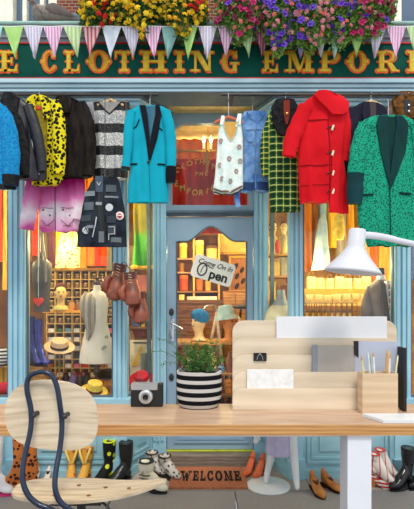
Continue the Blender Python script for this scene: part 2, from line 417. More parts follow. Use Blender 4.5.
# straight beam over bays and recess, stepped mouldings
def hbeam(z0, z1, y0, y1, m): mb = MB(); mb.box(-3.3, 3.3, y0, y1, z0, z1); return trim(mb, m, .004)
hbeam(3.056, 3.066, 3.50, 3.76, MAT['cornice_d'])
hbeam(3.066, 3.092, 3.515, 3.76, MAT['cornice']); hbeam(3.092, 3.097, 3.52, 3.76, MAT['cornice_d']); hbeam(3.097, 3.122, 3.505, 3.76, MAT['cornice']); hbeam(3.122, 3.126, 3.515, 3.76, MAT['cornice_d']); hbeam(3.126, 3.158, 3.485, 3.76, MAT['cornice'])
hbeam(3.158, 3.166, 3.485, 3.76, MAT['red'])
mb = MB(); mb.box(LB-.1, RB+.1, 3.70, RY+.1, 3.17, 3.235); struct(mb, 'ceiling', MAT['cornice'])
mb = MB(); mb.box(-3.3, 3.3, 3.6, 3.9, 3.15, 3.56); struct(mb, 'wall_front', MAT['band'])
mb = MB(); mb.box(DL-.2, DR+.2, RY+.01, RY+.1, 3.06, 3.172); trim(mb, MAT['header'])  # door header; its dark grey has the shade of the recess painted in
mb = MB(); mb.box(LB-.05, RB+.05, 3.77, 3.80, 3.104, 3.172); mb.box(LB-.05, RB+.05, 3.76, 3.80, 3.098, 3.106); trim(mb, MAT['cornice'])
# ---------------------------------------------------------------- fascia: grey band, ledge
mb = MB(); mb.box(-3.3, 3.3, 3.555, 3.60, 3.478, 3.575); mb.box(-3.3, 3.3, 3.535, 3.60, 3.505, 3.52); trim(mb, MAT['band'])
mb = MB(); mb.box(-3.3, 3.3, 3.52, 3.86, 3.575, 3.60); mb.tube([(-3.3,3.50,3.592),(3.3,3.50,3.592)], .016, 10); trim(mb, MAT['ledge'])
# upper storey
brick = m_brick('red_brick', C(150,72,50), C(122,58,44), C(160,146,130), 9)
YU = 3.80
def XU(x): return X(x, YU)
mb = MB(); zt = 4.6
for a, b in ((XU(56.5), XU(394)),): mb.box(a, b, YU, YU+.2, 3.58, zt)
mb.box(-3.3, XU(2)-.9, YU, YU+.2, 3.58, zt); mb.box(XU(470), 3.3, YU, YU+.2, 3.58, zt)
mb.box(XU(0)-.9, XU(56.5), YU, YU+.2, 4.35, zt); mb.box(XU(394), XU(470), YU, YU+.2, 4.35, zt); mb.box(-3.3, 3.3, YU, YU+.2, 3.5, 3.6)
struct(mb, 'wall_upper', brick)
def upwin(n, xs, xb, sill):
    w = thing('window_%d' % n, None, None, (xs, YU, 3.6), kind='structure'); fm = MB()
    fm.box(xs, xb, YU+.0, YU+.1, 3.60, 3.655); fm.box(xs, xb, YU, YU+.1, 4.3, 4.36)
    fm.box(xs, xs+.06, YU-.01, YU+.1, 3.6, 4.36); fm.box(xb-.07, xb, YU-.01, YU+.1, 3.6, 4.36)
    mid = sill
    for q in mid: fm.box(q-.018, q+.018, YU+.02, YU+.09, 3.6, 4.36)
    part(fm, 'window_frame', MAT['cream'], w, smooth=False, bevel=.003)
    g = MB(); g.box(xs+.05, xb-.05, YU+.07, YU+.08, 3.62, 4.33); part(g, 'pane', MAT['darkglass'], w)
    return w
upwin(1, XU(-60), XU(6), [XU(-30)]); upwin(2, XU(6), XU(57), [XU(23.5), XU(41)]); upwin(3, XU(394), XU(470), [XU(432)])
s = MB(); s.box(XU(-60), XU(57), YU-.10, YU, 3.60, 3.618); struct(s, 'trim_90', plain(120,116,104,.8), bevel=.003)
s = MB(); s.box(XU(392), XU(472), YU-.06, YU, 3.61, 3.64); struct(s, 'trim_91', MAT['cream'], bevel=.003)
# building body so the shop is closed from light: side, back, floor, ceiling
mb = MB(); mb.box(-3.4, -3.3, 3.6, 6.3, 0, 3.6); struct(mb, 'wall_left', MAT['inwall'])
mb = MB(); mb.box(3.3, 3.4, 3.6, 6.3, 0, 3.6); struct(mb, 'wall_right', MAT['inwall'])
mb = MB(); mb.box(-3.4, 3.4, 6.2, 6.3, 0, 3.6); struct(mb, 'wall_back', MAT['inwall'])
mb = MB(); mb.box(-3.3, 3.3, 3.74, 6.2, 3.10, 3.14); struct(mb, 'ceiling_shop', MAT['inceil'])
mb = MB(); mb.box(-3.3, 3.3, 4.02, 6.2, .0, .08); struct(mb, 'floor_shop', MAT['infloor'])
# ---------------------------------------------------------------- glazed bays
wn = [3]
def bay(a, b, z0=SH+.03, z1=2.83, off=.03):
    wn[0] += 1; a = Vector((*a, 0)); b = Vector((*b, 0)); d = (b-a).normalized(); n = Vector((d.y, -d.x, 0)); a -= n*off; b -= n*off
    w = thing('window_%d' % wn[0], None, None, (a.x, a.y, z0), kind='structure'); L = (b-a).length
    fm = MB(); g = MB()
    def bar(mb, s0, s1, za, zb, o0, o1):
        k = len(mb.v)
        for z in (za, zb): mb.v += [a+d*s0+n*o0+Vector((0,0,z)), a+d*s1+n*o0+Vector((0,0,z)), a+d*s1+n*o1+Vector((0,0,z)), a+d*s0+n*o1+Vector((0,0,z))]
        for f in ((3,2,1,0),(4,5,6,7),(0,1,5,4),(1,2,6,5),(2,3,7,6),(3,0,4,7)): mb.f.append([k+j for j in f])
    t = .014
    bar(fm, 0, L, z0, z0+t, .015, -.02); bar(fm, 0, L, z1-t, z1, .015, -.02); bar(fm, 0, t, z0+t, z1-t, .015, -.02); bar(fm, L-t, L, z0+t, z1-t, .015, -.02)
    part(fm, 'frame', MAT['cornice_d'] if L < 10 else None, w, smooth=False)
    bar(g, t, L-t, z0+t, z1-t, .002, -.002); part(g, 'pane', MAT['glass'], w, smooth=False)
bay((-3.1, FY), (Xf(8), FY)); bay((Xf(25), FY), (Xf(113), FY)); bay((Xf(303), FY), (Xf(395), FY)); bay((Xf(411), FY), (3.1, FY))
bay(lp((LB,FY),(DL,RY),.06), lp((LB,FY),(DL,RY),.98)); bay(lp((DR,RY),(RB,FY),.02), lp((DR,RY),(RB,FY),.94))
# ---------------------------------------------------------------- door
def rpost(x0, x1):
    mb = MB(); a, b = Xr(x0), Xr(x1); w = b-a; mb.box(a, b, RY-.03, RY+.09, .0, 3.13)
    for u, v, o in ((.08,.25,.045),(.36,.5,.055),(.62,.8,.045)): mb.box(a+w*u, a+w*v, RY-o, RY, .2, 3.13)
    trim(mb, MAT['blue'])
rpost(153, 166.5); rpost(253.5, 268)
dL, dR = Xr(166.5), Xr(253.5)
mb = MB(); mb.box(dL, dR, RY-.12, RY+.06, .0, .095); trim(mb, m_wood('step_wood', C(104,92,82), C(140,126,112), (3,20,20)))
mb = MB(); mb.box(dL, dR, RY-.02, RY+.0, .098, .112); trim(mb, plain(190,200,60,.5))
def zr(y): return Z(y, RY)
# transom window
tw = thing('window_20', None, None, (0, RY, zr(205)), kind='structure')
mb = MB(); mb.box(dL, Xr(172), RY+.0, RY+.07, zr(213), zr(104)); mb.box(Xr(248), dR, RY+.0, RY+.07, zr(213), zr(104)); mb.box(Xr(172), Xr(248), RY, RY+.07, zr(123), zr(104)); mb.box(Xr(172), Xr(248), RY, RY+.07, zr(213), zr(205))
part(mb, 'window_frame', MAT['door'], tw, smooth=False, bevel=.004)
mb = MB()
for s_ in (1, -1):   # curved upper corners of the light
    xc = Xr(172) if s_ > 0 else Xr(248); pts = [(xc, zr(123))] + [(xc+s_*.13*(1-math.sin(a*PI/16))*1.0, zr(123)-.13*(1-math.cos(a*PI/16))) for a in range(9)][:8] + [(xc, zr(123)-.13)]
    mb.prism(pts if s_ > 0 else pts[::-1], RY+.01, RY+.06)
part(mb, 'corner_bracket', MAT['door'], tw, smooth=False)
mb = MB(); mb.box(Xr(172), Xr(248), RY+.03, RY+.034, zr(205), zr(123)); part(mb, 'pane', MAT['glass'], tw, smooth=False)
mb = MB(); mb.box(dL, dR, RY-.02, RY+.04, zr(216), zr(211)); mb.box(dL, dR, RY-.035, RY+.04, zr(213.5), zr(211)); trim(mb, MAT['cornice_d'])
# door leaf
dr = thing('door_1', None, None, ((dL+dR)/2, RY, .1), kind='structure')
gl, gr, gb = Xr(176.5), Xr(246.5), zr(405)
out_l = [(dL+.005, .115), (gl, .115)]
mb = MB(); mb.box(dL+.005, gl, RY+.0, RY+.05, .115, zr(217)); mb.box(gr, dR-.005, RY, RY+.05, .115, zr(217)); mb.box(gl, gr, RY, RY+.05, .115, gb)
# arched head: ogee curve
def ogee(x):
    t = abs((x-211)/35.0); return 226 + 15*(0 if t < .0 else (3*min(t/.72,1)**2-2*min(t/.72,1)**3))
xs = [176.5+70*i/28 for i in range(29)]
top = [(Xr(x), zr(ogee(x))) for x in xs]
for (a, b) in zip(top, top[1:]):
    k = len(mb.v); zt_ = zr(217)
    for y in (RY, RY+.05): mb.v += [Vector((a[0],y,a[1])), Vector((b[0],y,b[1])), Vector((b[0],y,zt_)), Vector((a[0],y,zt_))]
    for f in ((0,1,2,3),(7,6,5,4),(0,4,5,1),(3,2,6,7)): mb.f.append([k+j for j in f])
part(mb, 'leaf', MAT['door'], dr, smooth=False)
mb = MB(); mb.tube([(gl+.004, RY-.0, gb)]+[(p[0], RY-.0, p[1]-.004) for p in top]+[(gr-.004, RY-.0, gb)], .008, 6); mb.tube([(gl, RY, gb), (gr, RY, gb)], .008, 6)
part(mb, 'glazing_bead', MAT['cornice_d'], dr)
mb = MB(); mb.box(gl-.01, gr+.01, RY+.022, RY+.026, gb-.01, zr(224)); part(mb, 'pane', MAT['glass'], dr, smooth=False)
mb = MB(); a, b, z0, z1 = gl-.02, gr+.02, .17, gb-.08
for o, t in ((0,.012),(.03,.008)):
    mb.box(a+o,b-o,RY-t,RY+.01,z0+o,z0+o+.018); mb.box(a+o,b-o,RY-t,RY+.01,z1-o-.018,z1-o); mb.box(a+o,a+o+.018,RY-t,RY+.01,z0+o+.018,z1-o-.018); mb.box(b-o-.018,b-o,RY-t,RY+.01,z0+o+.018,z1-o-.018)
part(mb, 'panel_moulding', MAT['door'], dr, smooth=False)
mb = MB(); hx = Xr(171.5)
mb.ell((hx, RY-.006, zr(312)), (.022, .01, .034)); part(mb, 'escutcheon', MAT['iron'], dr)
mb = MB(); mb.ell((hx, RY-.006, zr(377)), (.022, .01, .034)); part(mb, 'escutcheon', MAT['iron'], dr)
mb = MB(); mb.obox((hx+.008, RY-.006, zr(330)), (.03, .012, .20)); mb.tube(smoothpath([(hx+.008,RY-.01,zr(322)),(hx+.008,RY-.055,zr(323)),(hx+.06,RY-.06,zr(326)),(hx+.10,RY-.055,zr(329))],4), .009, 8)
mb.tube(smoothpath([(hx,RY-.01,zr(338)),(hx-.01,RY-.05,zr(333)),(hx,RY-.05,zr(322)),(hx+.004,RY-.01,zr(318))],5), .007, 8)
part(mb, 'door_handle', MAT['chrome'], dr)
# ---------------------------------------------------------------- lettering
def ring_arc(cx, cz, rx, rz, a0, a1, w, wz=None, n=18):
    wz = wz or w*.55; out = []; inn = []
    for i in range(n+1):
        a = math.radians(a0+(a1-a0)*i/n); out.append((cx+rx*math.cos(a), cz+rz*math.sin(a))); 
        inn.append((cx+(rx-w)*math.cos(a), cz+(rz-wz)*math.sin(a)))
    return out, inn
class Glyph:
    def __init__(s): s.q = []   # convex quads/polys
    def bar(s, x0, z0, x1, z1): s.q.append([(x0,z0),(x1,z0),(x1,z1),(x0,z1)]); return s
    def poly(s, *p): s.q.append(list(p)); return s
    def arc(s, *a, **k):
        o, i = ring_arc(*a, **k)
        for j in range(len(o)-1): s.q.append([o[j], o[j+1], i[j+1], i[j]])
        return s
    def dot(s, x, z, r): s.q.append([(x+r*math.cos(2*PI*k/10), z+r*math.sin(2*PI*k/10)) for k in range(10)]); return s
def glyph(ch, tus=True):
    g = Glyph(); sw = .24 if tus else .2; st = .12
    def stem(x):
        g.bar(x-sw/2, 0, x+sw/2, 1); g.bar(x-.22, 0, x+.22, st); g.bar(x-.22, 1-st, x+.22, 1)
        if tus:
            g.poly((x-.2,.5),(x,.38),(x+.2,.5),(x,.62))
            for q in (-.19, .19): g.dot(x+q, .05, .08); g.dot(x+q, .95, .08)
    if ch in 'EFL':
        stem(.24)
        g.bar(.2, 0, .85, st); g.poly((.68,0),(.88,0),(.88,.34),(.8,.34))
        if ch == 'L': return g, .92
        g.bar(.2, 1-st, .8, 1); g.poly((.66,1),(.84,1),(.84,.68),(.77,.68)); g.bar(.3, .45, .6, .56); g.bar(.55,.36,.64,.66); return g, .9
    if ch in 'CG':
        g.arc(.5, .5, .5, .53, 50, 310, sw+.02, .13); g.bar(.76, .66, .86, 1.0); g.dot(.74, .76, .1)
        if tus: g.dot(.0, .5, .08)
        if ch == 'G': g.bar(.62, .0, .84, .42); g.bar(.5, .36, .96, .47)
        else: g.dot(.8, .2, .1)
        return g, .95
    if ch == 'O':
        g.arc(.5, .5, .5, .53, 0, 360, sw+.03, .12, n=26)
        if tus: g.dot(-.02, .5, .1); g.dot(1.02, .5, .1)
        return g, 1.05
    if ch == 'T':
        stem(.5); g.bar(.02, 1-st, .98, 1); g.poly((.0,1),(.14,1),(.1,.66),(.0,.66)); g.poly((.86,1),(1,1),(1,.66),(.9,.66)); return g, 1
    if ch == 'I': stem(.28); return g, .56
    if ch == 'H': stem(.24); stem(.86); g.bar(.24, .44, .86, .56); return g, 1.1
    if ch == 'N': g.bar(.16,0,.28,1); g.bar(.0,0,.42,st); g.bar(0,1-st,.3,1); g.poly((.12,1),(.42,1),(1.0,0),(.74,0)); g.bar(.86,0,.98,1); g.bar(.7,1-st,1.12,1); return g, 1.12
    if ch == 'M': g.bar(.16,0,.28,1); g.bar(.0,0,.42,st); g.bar(0,1-st,.36,1); g.poly((.14,1),(.44,1),(.74,.1),(.6,.0)); g.poly((.6,.0),(.74,.1),(1.02,1),(.92,1)); stem(1.06); return g, 1.3
    if ch == 'P' or ch == 'R':
        stem(.24); g.arc(.5, .72, .42, .30, -90, 90, .22, .11, n=12); g.bar(.24, .42, .52, .53); g.bar(.24, .9, .52, 1.02)
        if ch == 'R': g.poly((.46,.46),(.7,.46),(.98,.06),(.72,.0)); g.bar(.72,0,1.05,.1); return g, 1.02
        return g, .92
    if ch == 'W':
        g.poly((.06,1),(.3,1),(.5,.0),(.36,0)); g.poly((.36,0),(.5,0),(.72,.8),(.6,.8)); g.poly((.56,.8),(.78,.8),(.9,0),(.74,0)); g.poly((.76,0),(.9,0),(1.16,1),(1.04,1))
        g.bar(-.03,1-st,.4,1); g.bar(.94,1-st,1.26,1); return g, 1.25
def put_glyph(ch, x0, x1, z0, z1, y, th, grow=0, tus=True, M=None, up=None):
    g, w = glyph(ch, tus); mb = MB(); sx = (x1-x0)/w; sz = (z1-z0)
    for i, q in enumerate(g.q):
        pts = [(x0+a*sx, z0+b*sz) for a, b in q]
        if grow:
            cx = sum(p[0] for p in pts)/len(pts); cz = sum(p[1] for p in pts)/len(pts); o = []
            for (a, b) in pts:
                dx, dz = a-cx, b-cz; l = math.hypot(dx, dz) or 1; k = grow*1.3; o.append((a+dx/l*k, b+dz/l*k))
            pts = o
        d = (i % 7)*.00025
        if up is None: mb.prism(pts, y-th-d, y)
        else: mb.prism([(a, b) for a, b in pts], up, up+th+d, ax='z')
    return mb
SY = 3.56
sg = thing('shop_sign', 'long dark green fascia sign with orange and yellow circus lettering', 'sign', (0, SY, Z(78.5, SY)))
mb = MB(); mb.box(-3.2, 3.2, SY, SY+.05, Z(78.5, SY), Z(43.5, SY)); part(mb, 'board', MAT['signgreen'], sg, smooth=False)
mb = MB(); mb.box(-3.2, 3.2, SY-.008, SY+.02, Z(44, SY), Z(42.6, SY)); part(mb, 'red_border', MAT['red'], sg)
ly = mat('letter_yellow', C(240,200,40), .6, c2=C(206,176,40), ns=40); lo = mat('letter_orange', C(224,84,30), .5, c2=C(240,120,40), ns=30)
for ch, a, b in (('E',-1,19.5),('C',41.5,58),('L',64,81.5),('O',88,111),('T',114,135),('H',139.5,168),('I',173,186),('N',190,214.5),('G',221,239.5),('E',261.5,279),('M',284,314),('P',318,340.5),('O',346.5,368),('R',375,398.5),('I',404.5,418),('U',0,0)):
    if ch == 'U': continue
    lt = part(put_glyph(ch, X(a+1,SY), X(b-1,SY), Z(72.5,SY), Z(52,SY), SY-.001, .008, grow=.0075), 'letter', lo, sg, smooth=False)
    part(put_glyph(ch, X(a+1,SY), X(b-1,SY), Z(72.5,SY), Z(52,SY), SY-.009, .006, grow=-.0035), 'letter_face', ly, lt, smooth=False)
# ---------------------------------------------------------------- bunting
BD = 3.40
bt = thing('flag_bunting', 'string of striped pastel triangular flags strung above the green sign', 'bunting', P(207, 26, BD))
def mstr(n, a, b, p=.022): return m_stripe(n, a, b, 0, p, .5, .9)
fm_ = dict(g=mat('flag_green', C(160,206,112), .9, c2=C(186,224,140)), l=mstr('flag_lilac', C(205,192,218), C(236,232,240)), p=mstr('flag_pink', C(226,150,196), C(244,222,234)),
 r=mstr('flag_red', C(206,92,104), C(232,202,200), .03), t=mat('flag_teal', C(120,168,160), .9, c2=C(150,192,182)), w=mat('flag_white', C(204,212,224), .9, c2=C(232,236,242)), m=mat('flag_mint', C(150,208,196), .9, c2=C(196,228,214)),
 d=mstr('flag_wine', C(150,70,92), C(186,128,140), .02), v=mat('flag_violet', C(140,130,178), .9, c2=C(176,168,204)), y=mstr('flag_lime', C(176,212,140), C(222,232,190), .03))
for (a, b, t, k) in ((-13,2.5,-6,'m'),(4,23,14,'g'),(24,42.5,33,'l'),(43.5,62.5,53,'p'),(63.5,81.5,76,'y'),(82.5,101,89,'r'),(102,121,110,'w'),(122,141,132.5,'l'),(142.5,161,154,'p'),(161.5,180,167,'t'),(181,197,188,'g'),(198.5,216.5,207,'l'),(218,235,226,'p'),(236.5,253.5,249,'y'),(254.5,272,262,'d'),(273,290,280,'t'),(291,308.5,301,'v'),(311,328,322,'l'),(329,345,335,'m'),(347.5,366,357,'g'),(368.5,386,376,'l'),(386.5,405.5,396,'p'),(406.5,425,416,'y')):
    mb = MB(); n = 6; tip = 57+R.uniform(-2,1.5); rs = []; ph = R.uniform(0, 6)
    for i in range(n+1):
        u = i/n; y = 27+(tip-27)*u; xl = a+(t-a)*u; xr = b+(t-b)*u+.3; ring = []
        for q in range(7): xx = xl+(xr-xl)*q/6; ring.append((X(xx,BD), BD-.004+.018*u*math.sin(q*.9+ph)+.02*u, Z(y,BD)))
        ring += [(p[0], p[1]+.003, p[2]) for p in ring[::-1]]; rs.append(ring)
    mb.rings(rs); part(mb, 'flag', fm_[k], bt)
mb = MB(); mb.tube([(X(x,BD), BD, Z(26.5+.3*math.sin(x*.16),BD)) for x in range(-60, 475, 5)], .005, 6); part(mb, 'string', MAT['white'], bt)
# ---------------------------------------------------------------- clothes rails
for xa, xb, lab in ((-40, 158, 'dark metal clothes rail above the left shop window'), (221, 450, 'dark metal clothes rail above the right shop window')):
    rl = thing('clothes_rail', lab, 'rail', (X((xa+xb)/2, RAILY), RAILY, RAILZ)); mb = MB()
    mb.tube([(X(xa,RAILY), RAILY, RAILZ), (X(xb,RAILY), RAILY, RAILZ)], .011, 10); part(mb, 'bar', MAT['iron'], rl)
    for x in (xa+12, (xa+xb)/2, xb-10):
        mb = MB(); xx = X(x, RAILY); mb.tube([(xx, RAILY, RAILZ), (xx, 3.5, RAILZ+.02), (xx, 3.64 if 160 > x or x > 270 else 3.68, RAILZ+.03)], .008, 6); part(mb, 'bracket', MAT['iron'], rl)
CO = 'clothes hung outside the shop'
# 1 blue teddy coat
teddy = mat('teddy_blue', C(14,112,170), .95, c2=C(36,150,206), ns=60, bp=.8, bs=90); 
g = Garment('teddy_coat', 'bright blue fluffy teddy coat with black hem at the far left of the rail', 'coat', 3.17, .045, .006, seed=1, group=CO)
g.begin([(103,-14,1),(108,-20,6),(118,-24,11),(150,-28,15.5),(184,-30,17.5),(189,-30,16.5)]); g.body(teddy)
g.sleeve([(3,110,5),(9,125,8),(13,155,9),(12.5,187,7.5)], teddy, dy=-.03, cuff=(MAT['softblack'], 3))
g.patch('hem_band', [(186,-28,17),(190.5,-28,16)], MAT['softblack'], .006, 12)
# 2 black shearling jacket
leath = mat('black_leather', C(14,14,17), .42, c2=C(34,32,40), ns=12, bp=.25, bs=40)
g = Garment('leather_jacket', 'black leather jacket with soft collar between the blue and yellow coats', 'jacket', 3.30, .045, .01, seed=2, group=CO)
g.begin([(96,5,17),(100,2,24),(110,4,34),(130,8,40),(160,13,45),(176,18,47),(180,20,46)]); g.body(leath)
g.sleeve([(7,101,5),(14,120,9),(22,150,9.5),(27,178,7)], MAT['softblack'], dy=-.04)
g.sleeve([(30,108,5),(37,130,6),(42,155,6),(44,173,5)], leath, dy=-.04)
g.patch('collar', [(95,6,15),(101,4,22),(112,7,20),(122,15,23)], MAT['softblack'], .02)
g.line('zip', [(28,108),(32,130),(37,158),(41,176)], .004, MAT['chrome'])
# 3 yellow leopard coat
leo = m_spots('leopard_yellow', C(238,220,30), C(22,20,12), 38, .60, bg2=C(214,196,20))
g = Garment('leopard_coat', 'bright yellow leopard print coat on a white hanger', 'coat', 3.39, .04, .01, seed=3, group=CO)
g.begin([(97,33,45),(101,26,54),(110,24,61),(130,27,64),(160,30,66),(180,32,63),(185.5,32,57)]); g.body(leo)
g.sleeve([(56,104,5),(60,120,6.5),(61,145,7),(60,176,6.5)], leo, dy=-.045)
g.patch('lining', [(107,36,47),(120,39,49),(150,43,49),(176,45,47)], mat('lining_olive', C(120,104,20), .7, c2=C(176,152,30), ns=20), .004)
g.patch('collar', [(97.5,34,44),(102,27,38),(112,30,38),(121,35,39)], leo, .02); g.patch('collar', [(97.5,41,47),(103,43,55),(112,45,54),(121,46,51)], leo, .02)
g.patch('label_patch', [(109,38,43),(112,38,43)], MAT['red'], .01)
hanger(38.5, 98, 13, 3.39, 'white hanger holding the yellow leopard coat', 'white')
# 4 fur coat
fur = mat('dark_fur', C(12,10,9), .9, c2=C(46,37,32), ns=16, bp=.8, bs=70, sc=(2,1,.5))
g = Garment('fur_jacket', 'dark brown black fur jacket to the right of the yellow leopard coat', 'jacket', 3.47, .05, .008, seed=4, group=CO)
g.begin([(98,57,72),(102,53,80),(115,54,88),(140,56,92),(172,58,93.5),(178,60,92)]); g.body(fur, hemwave=.004)
g.sleeve([(80,105,7),(87,125,8),(89,150,8),(89,176,6.5)], fur, dy=-.02)
g.patch('collar', [(98,58,71),(104,60,74),(116,66,72)], fur, .02)
hanger(64, 98, 12, 3.47, 'hanger inside the dark fur jacket left of the striped top')
# 5 pink ombre jacket
zb = Z(232, 3.56)
pk = m_grad('pink_dip_dye', [(0.0, C(196,80,148)), (.12, C(226,160,196)), (.35, C(240,226,232)), (.62, C(222,120,178)), (1.0, C(172,20,110))], .0, .40, .85, ns=7, amt=.55)
g = Garment('denim_jacket', 'pink and white dip-dyed denim jacket hanging below the leopard and fur coats', 'jacket', 3.55, .035, .012, seed=5, group=CO)
g.begin([(150,42,70),(160,38,80),(175,36,83),(200,38,84),(230,40,80),(232,42,78)]); g.body(pk, hemwave=.006)
g.sleeve([(40,165,7),(35,190,8.5),(31,212,8),(28,230,7.5)], pk, dy=-.03); g.sleeve([(80,165,6),(81,190,5),(80,205,5),(78,220,5)], pk, dy=-.03)
dkl = plain(90,30,60)
for x in (43, 63):
    pt = g.patch('pocket', [(209,x,x+12),(221,x,x+12),(226,x+2,x+10)], pk, .008); g.line('stitching', [(x,209),(x+12,209)], .0022, dkl, .01, pt); g.line('stitching', [(x,221),(x+6,226.5),(x+12,221)], .0022, dkl, .01, pt)
    g.button(x+2, 211, .008, MAT['iron'], 'stud'); g.button(x+8, 216, .008, MAT['iron'], 'stud')
g.line('front_seam', [(57,180),(57,231)], .003, dkl)
mb = MB(); mb.tube([P(57,152,3.55), P(57,118,3.56), P(57,99,3.46)], .003, 5); solo(mb, 'hanging_cord', MAT['iron'], 'thin cord holding up the pink dip-dyed jacket', 'cord')
# 6 sequin striped top
seq = m_stripe('sequin_stripe', C(26,26,28), C(186,184,180), 2, .262, .36, .35, .6)
m, nt, b = newmat('sequin'); v = coords(nt); s_ = nt.nodes.new('ShaderNodeSeparateXYZ'); nt.links.new(v, s_.inputs[0])
t = mth(nt, 'FRACT', mth(nt, 'ADD', mth(nt, 'MULTIPLY', s_.outputs[2], 1/.175), .93)); f = mth(nt, 'LESS_THAN', t, .42)
vo = nt.nodes.new('ShaderNodeTexVoronoi'); vo.inputs['Scale'].default_value = 110; nt.links.new(v, vo.inputs['Vector'])
sil = mix(nt, vo.outputs['Distance'], C(128,124,120), C(236,234,230)); fin(nt, b, mix(nt, f, sil, C(18,18,20)), .35, .25); bump(nt, b, vo.outputs['Distance'], .6); seq = m
g = Garment('sequin_top', 'black and silver striped sequin top on a pale wooden hanger', 'top', 3.535, .028, .008, seed=6, group=CO)
g.begin([(102,91,129),(106,90,130),(112,91,129),(125,93,127.5),(150,94,127),(176,93,128),(180,93,127)]); g.body(seq)
g.patch('neckline', [(103,100,121),(107,103,118),(112,107,114),(114,110,111)], plain(150,146,142,.6), .004)
g.patch('side_flap', [(103,85,94),(112,84,95),(130,87,94),(160,90,94)], plain(168,168,172,.35), .02)
g.line('neck_edge', [(99,103),(103,109),(110,115),(117,109),(122,103)], .005, MAT['black'])
hanger(110.5, 100, 13, 3.52, 'pale wooden hanger of the striped sequin top')
# 7 battle waistcoat
den = mat('black_denim', C(14,18,26), .85, c2=C(44,52,62), ns=14, bp=.4, bs=140)
g = Garment('patched_waistcoat', 'black denim waistcoat covered in sewn patches and a round badge', 'waistcoat', 3.34, .035, .008, seed=7, group=CO)
g.begin([(178,94,118),(184,90,120),(196,85,122),(210,82,125),(232,78,126.5),(247,77,127)]); g.body(den)
g.patch('front_opening', [(180,99,101),(196,99,104),(215,99,105),(243,103,107)], MAT['black'], .003)
pg = plain(120,126,130,.9); pw = plain(196,198,200,.9)
for r, mm in (([(177,96,104),(193,97,104)], plain(70,84,98,.8)), ([(192,85,96),(197,84,96)], pg), ([(203,85,95),(211,85,95)], plain(86,96,100)), ([(216,82,92),(222,82,92)], plain(64,74,78)), ([(217,108,117),(224,108,117)], plain(50,58,66)), ([(226,109,117),(236,109,117)], plain(70,74,80)), ([(197,106,119),(199,106,119)], pg), ([(232,100,105),(243,100,105)], plain(110,116,120)), ([(186,107,117),(193,107,117)], plain(80,88,94)), ([(226,88,95),(229,88,95)], pg), ([(203,97,103),(206,97,103)], plain(150,154,156)), ([(238,112,122),(243,112,122)], plain(96,104,108))):
    g.patch('patch', r, mm, .006, 4)
g.line('patch_stitching', [(98,218),(97,226),(94,238)], .004, pw, .007); g.line('patch_stitching', [(110,228),(116,228),(116,235),(110,235),(110,241)], .003, pw, .012)
for (x, y, r) in ((110.5,208.5,.028), (87,231,.027)): g.button(x, y, r, pw, 'round_patch', .003)
g.line('anarchy_mark', [(84.5,233.5),(87,228),(89.5,233.5)], .003, MAT['black'], .011); g.line('heart_mark', [(98,183),(100,186.5),(102,183)], .003, pw, .011)
bd = g.button(120.5, 216.5, .031, plain(236,214,210,.4), 'badge', .006); g.button(120.5, 216.5, .018, plain(196,60,60,.4), 'badge_centre', .012, bd)
g.line('badge_mark', [(118.5,216.5),(122.5,216.5)], .004, MAT['white'], .019, bd)
mb = MB(); mb.tube([P(105,179,3.34), P(105,150,3.40), P(105,98,3.41)], .003, 5); solo(mb, 'hanging_cord', MAT['iron'], 'thin cord holding up the patched black waistcoat', 'cord')
mb = MB(); mb.box(X(117,3.3), X(129,3.3), 3.28, 3.31, Z(177,3.3), Z(173,3.3)); 
# 8 turquoise drape jacket
tq = mat('turquoise_cloth', C(0,150,172), .8, c2=C(8,168,190), ns=3, bp=.15, bs=300)
vel = plain(16,18,26,.9)
g = Garment('drape_jacket', 'turquoise long drape jacket with black lapels and cuffs left of the door', 'jacket', 3.34, .04, .007, seed=8, group=CO)
g.begin([(107,137,163),(110,131,169),(120,129,171),(150,131,168),(165,131,167),(190,128,168.5),(203,127.5,168)]); g.body(tq)
g.sleeve([(132,113,4.5),(129.5,130,5),(128.5,150,4.5),(126,171,4)], tq, dy=-.03, cuff=(MAT['softblack'], 2)); g.sleeve([(166,113,5),(170,132,5.5),(171.5,155,5),(171,184,4.5)], tq, dy=-.03, cuff=(vel, 4))
g.patch('lining', [(108,145,158),(120,147,158),(140,149,154),(148,150,152)], mat('lining_teal', C(10,72,98), .5, c2=C(20,100,124)), .002)
g.patch('lapel', [(107,140,146),(116,142,148),(140,146.5,150.5),(162,149.5,151)], vel, .009); g.patch('lapel', [(107,156,160),(116,156,162),(140,151.5,158),(162,149.5,151.5)], vel, .009)
g.line('pocket_piping', [(128,165),(138,165.5)], .006, vel); g.line('pocket_piping', [(158,165.5),(165.5,166)], .006, vel)
g.line('chest_piping', [(133,131),(137,128),(140,121)], .004, vel); g.line('chest_piping', [(156,122),(159,129),(163,132)], .004, vel)
g.button(149.5, 164, .012, MAT['black']); g.line('front_edge', [(150,166),(151,202)], .002, plain(0,120,140))
hanger(150, 107, 11, 3.34, 'orange-red wooden hanger of the turquoise jacket', 'red')
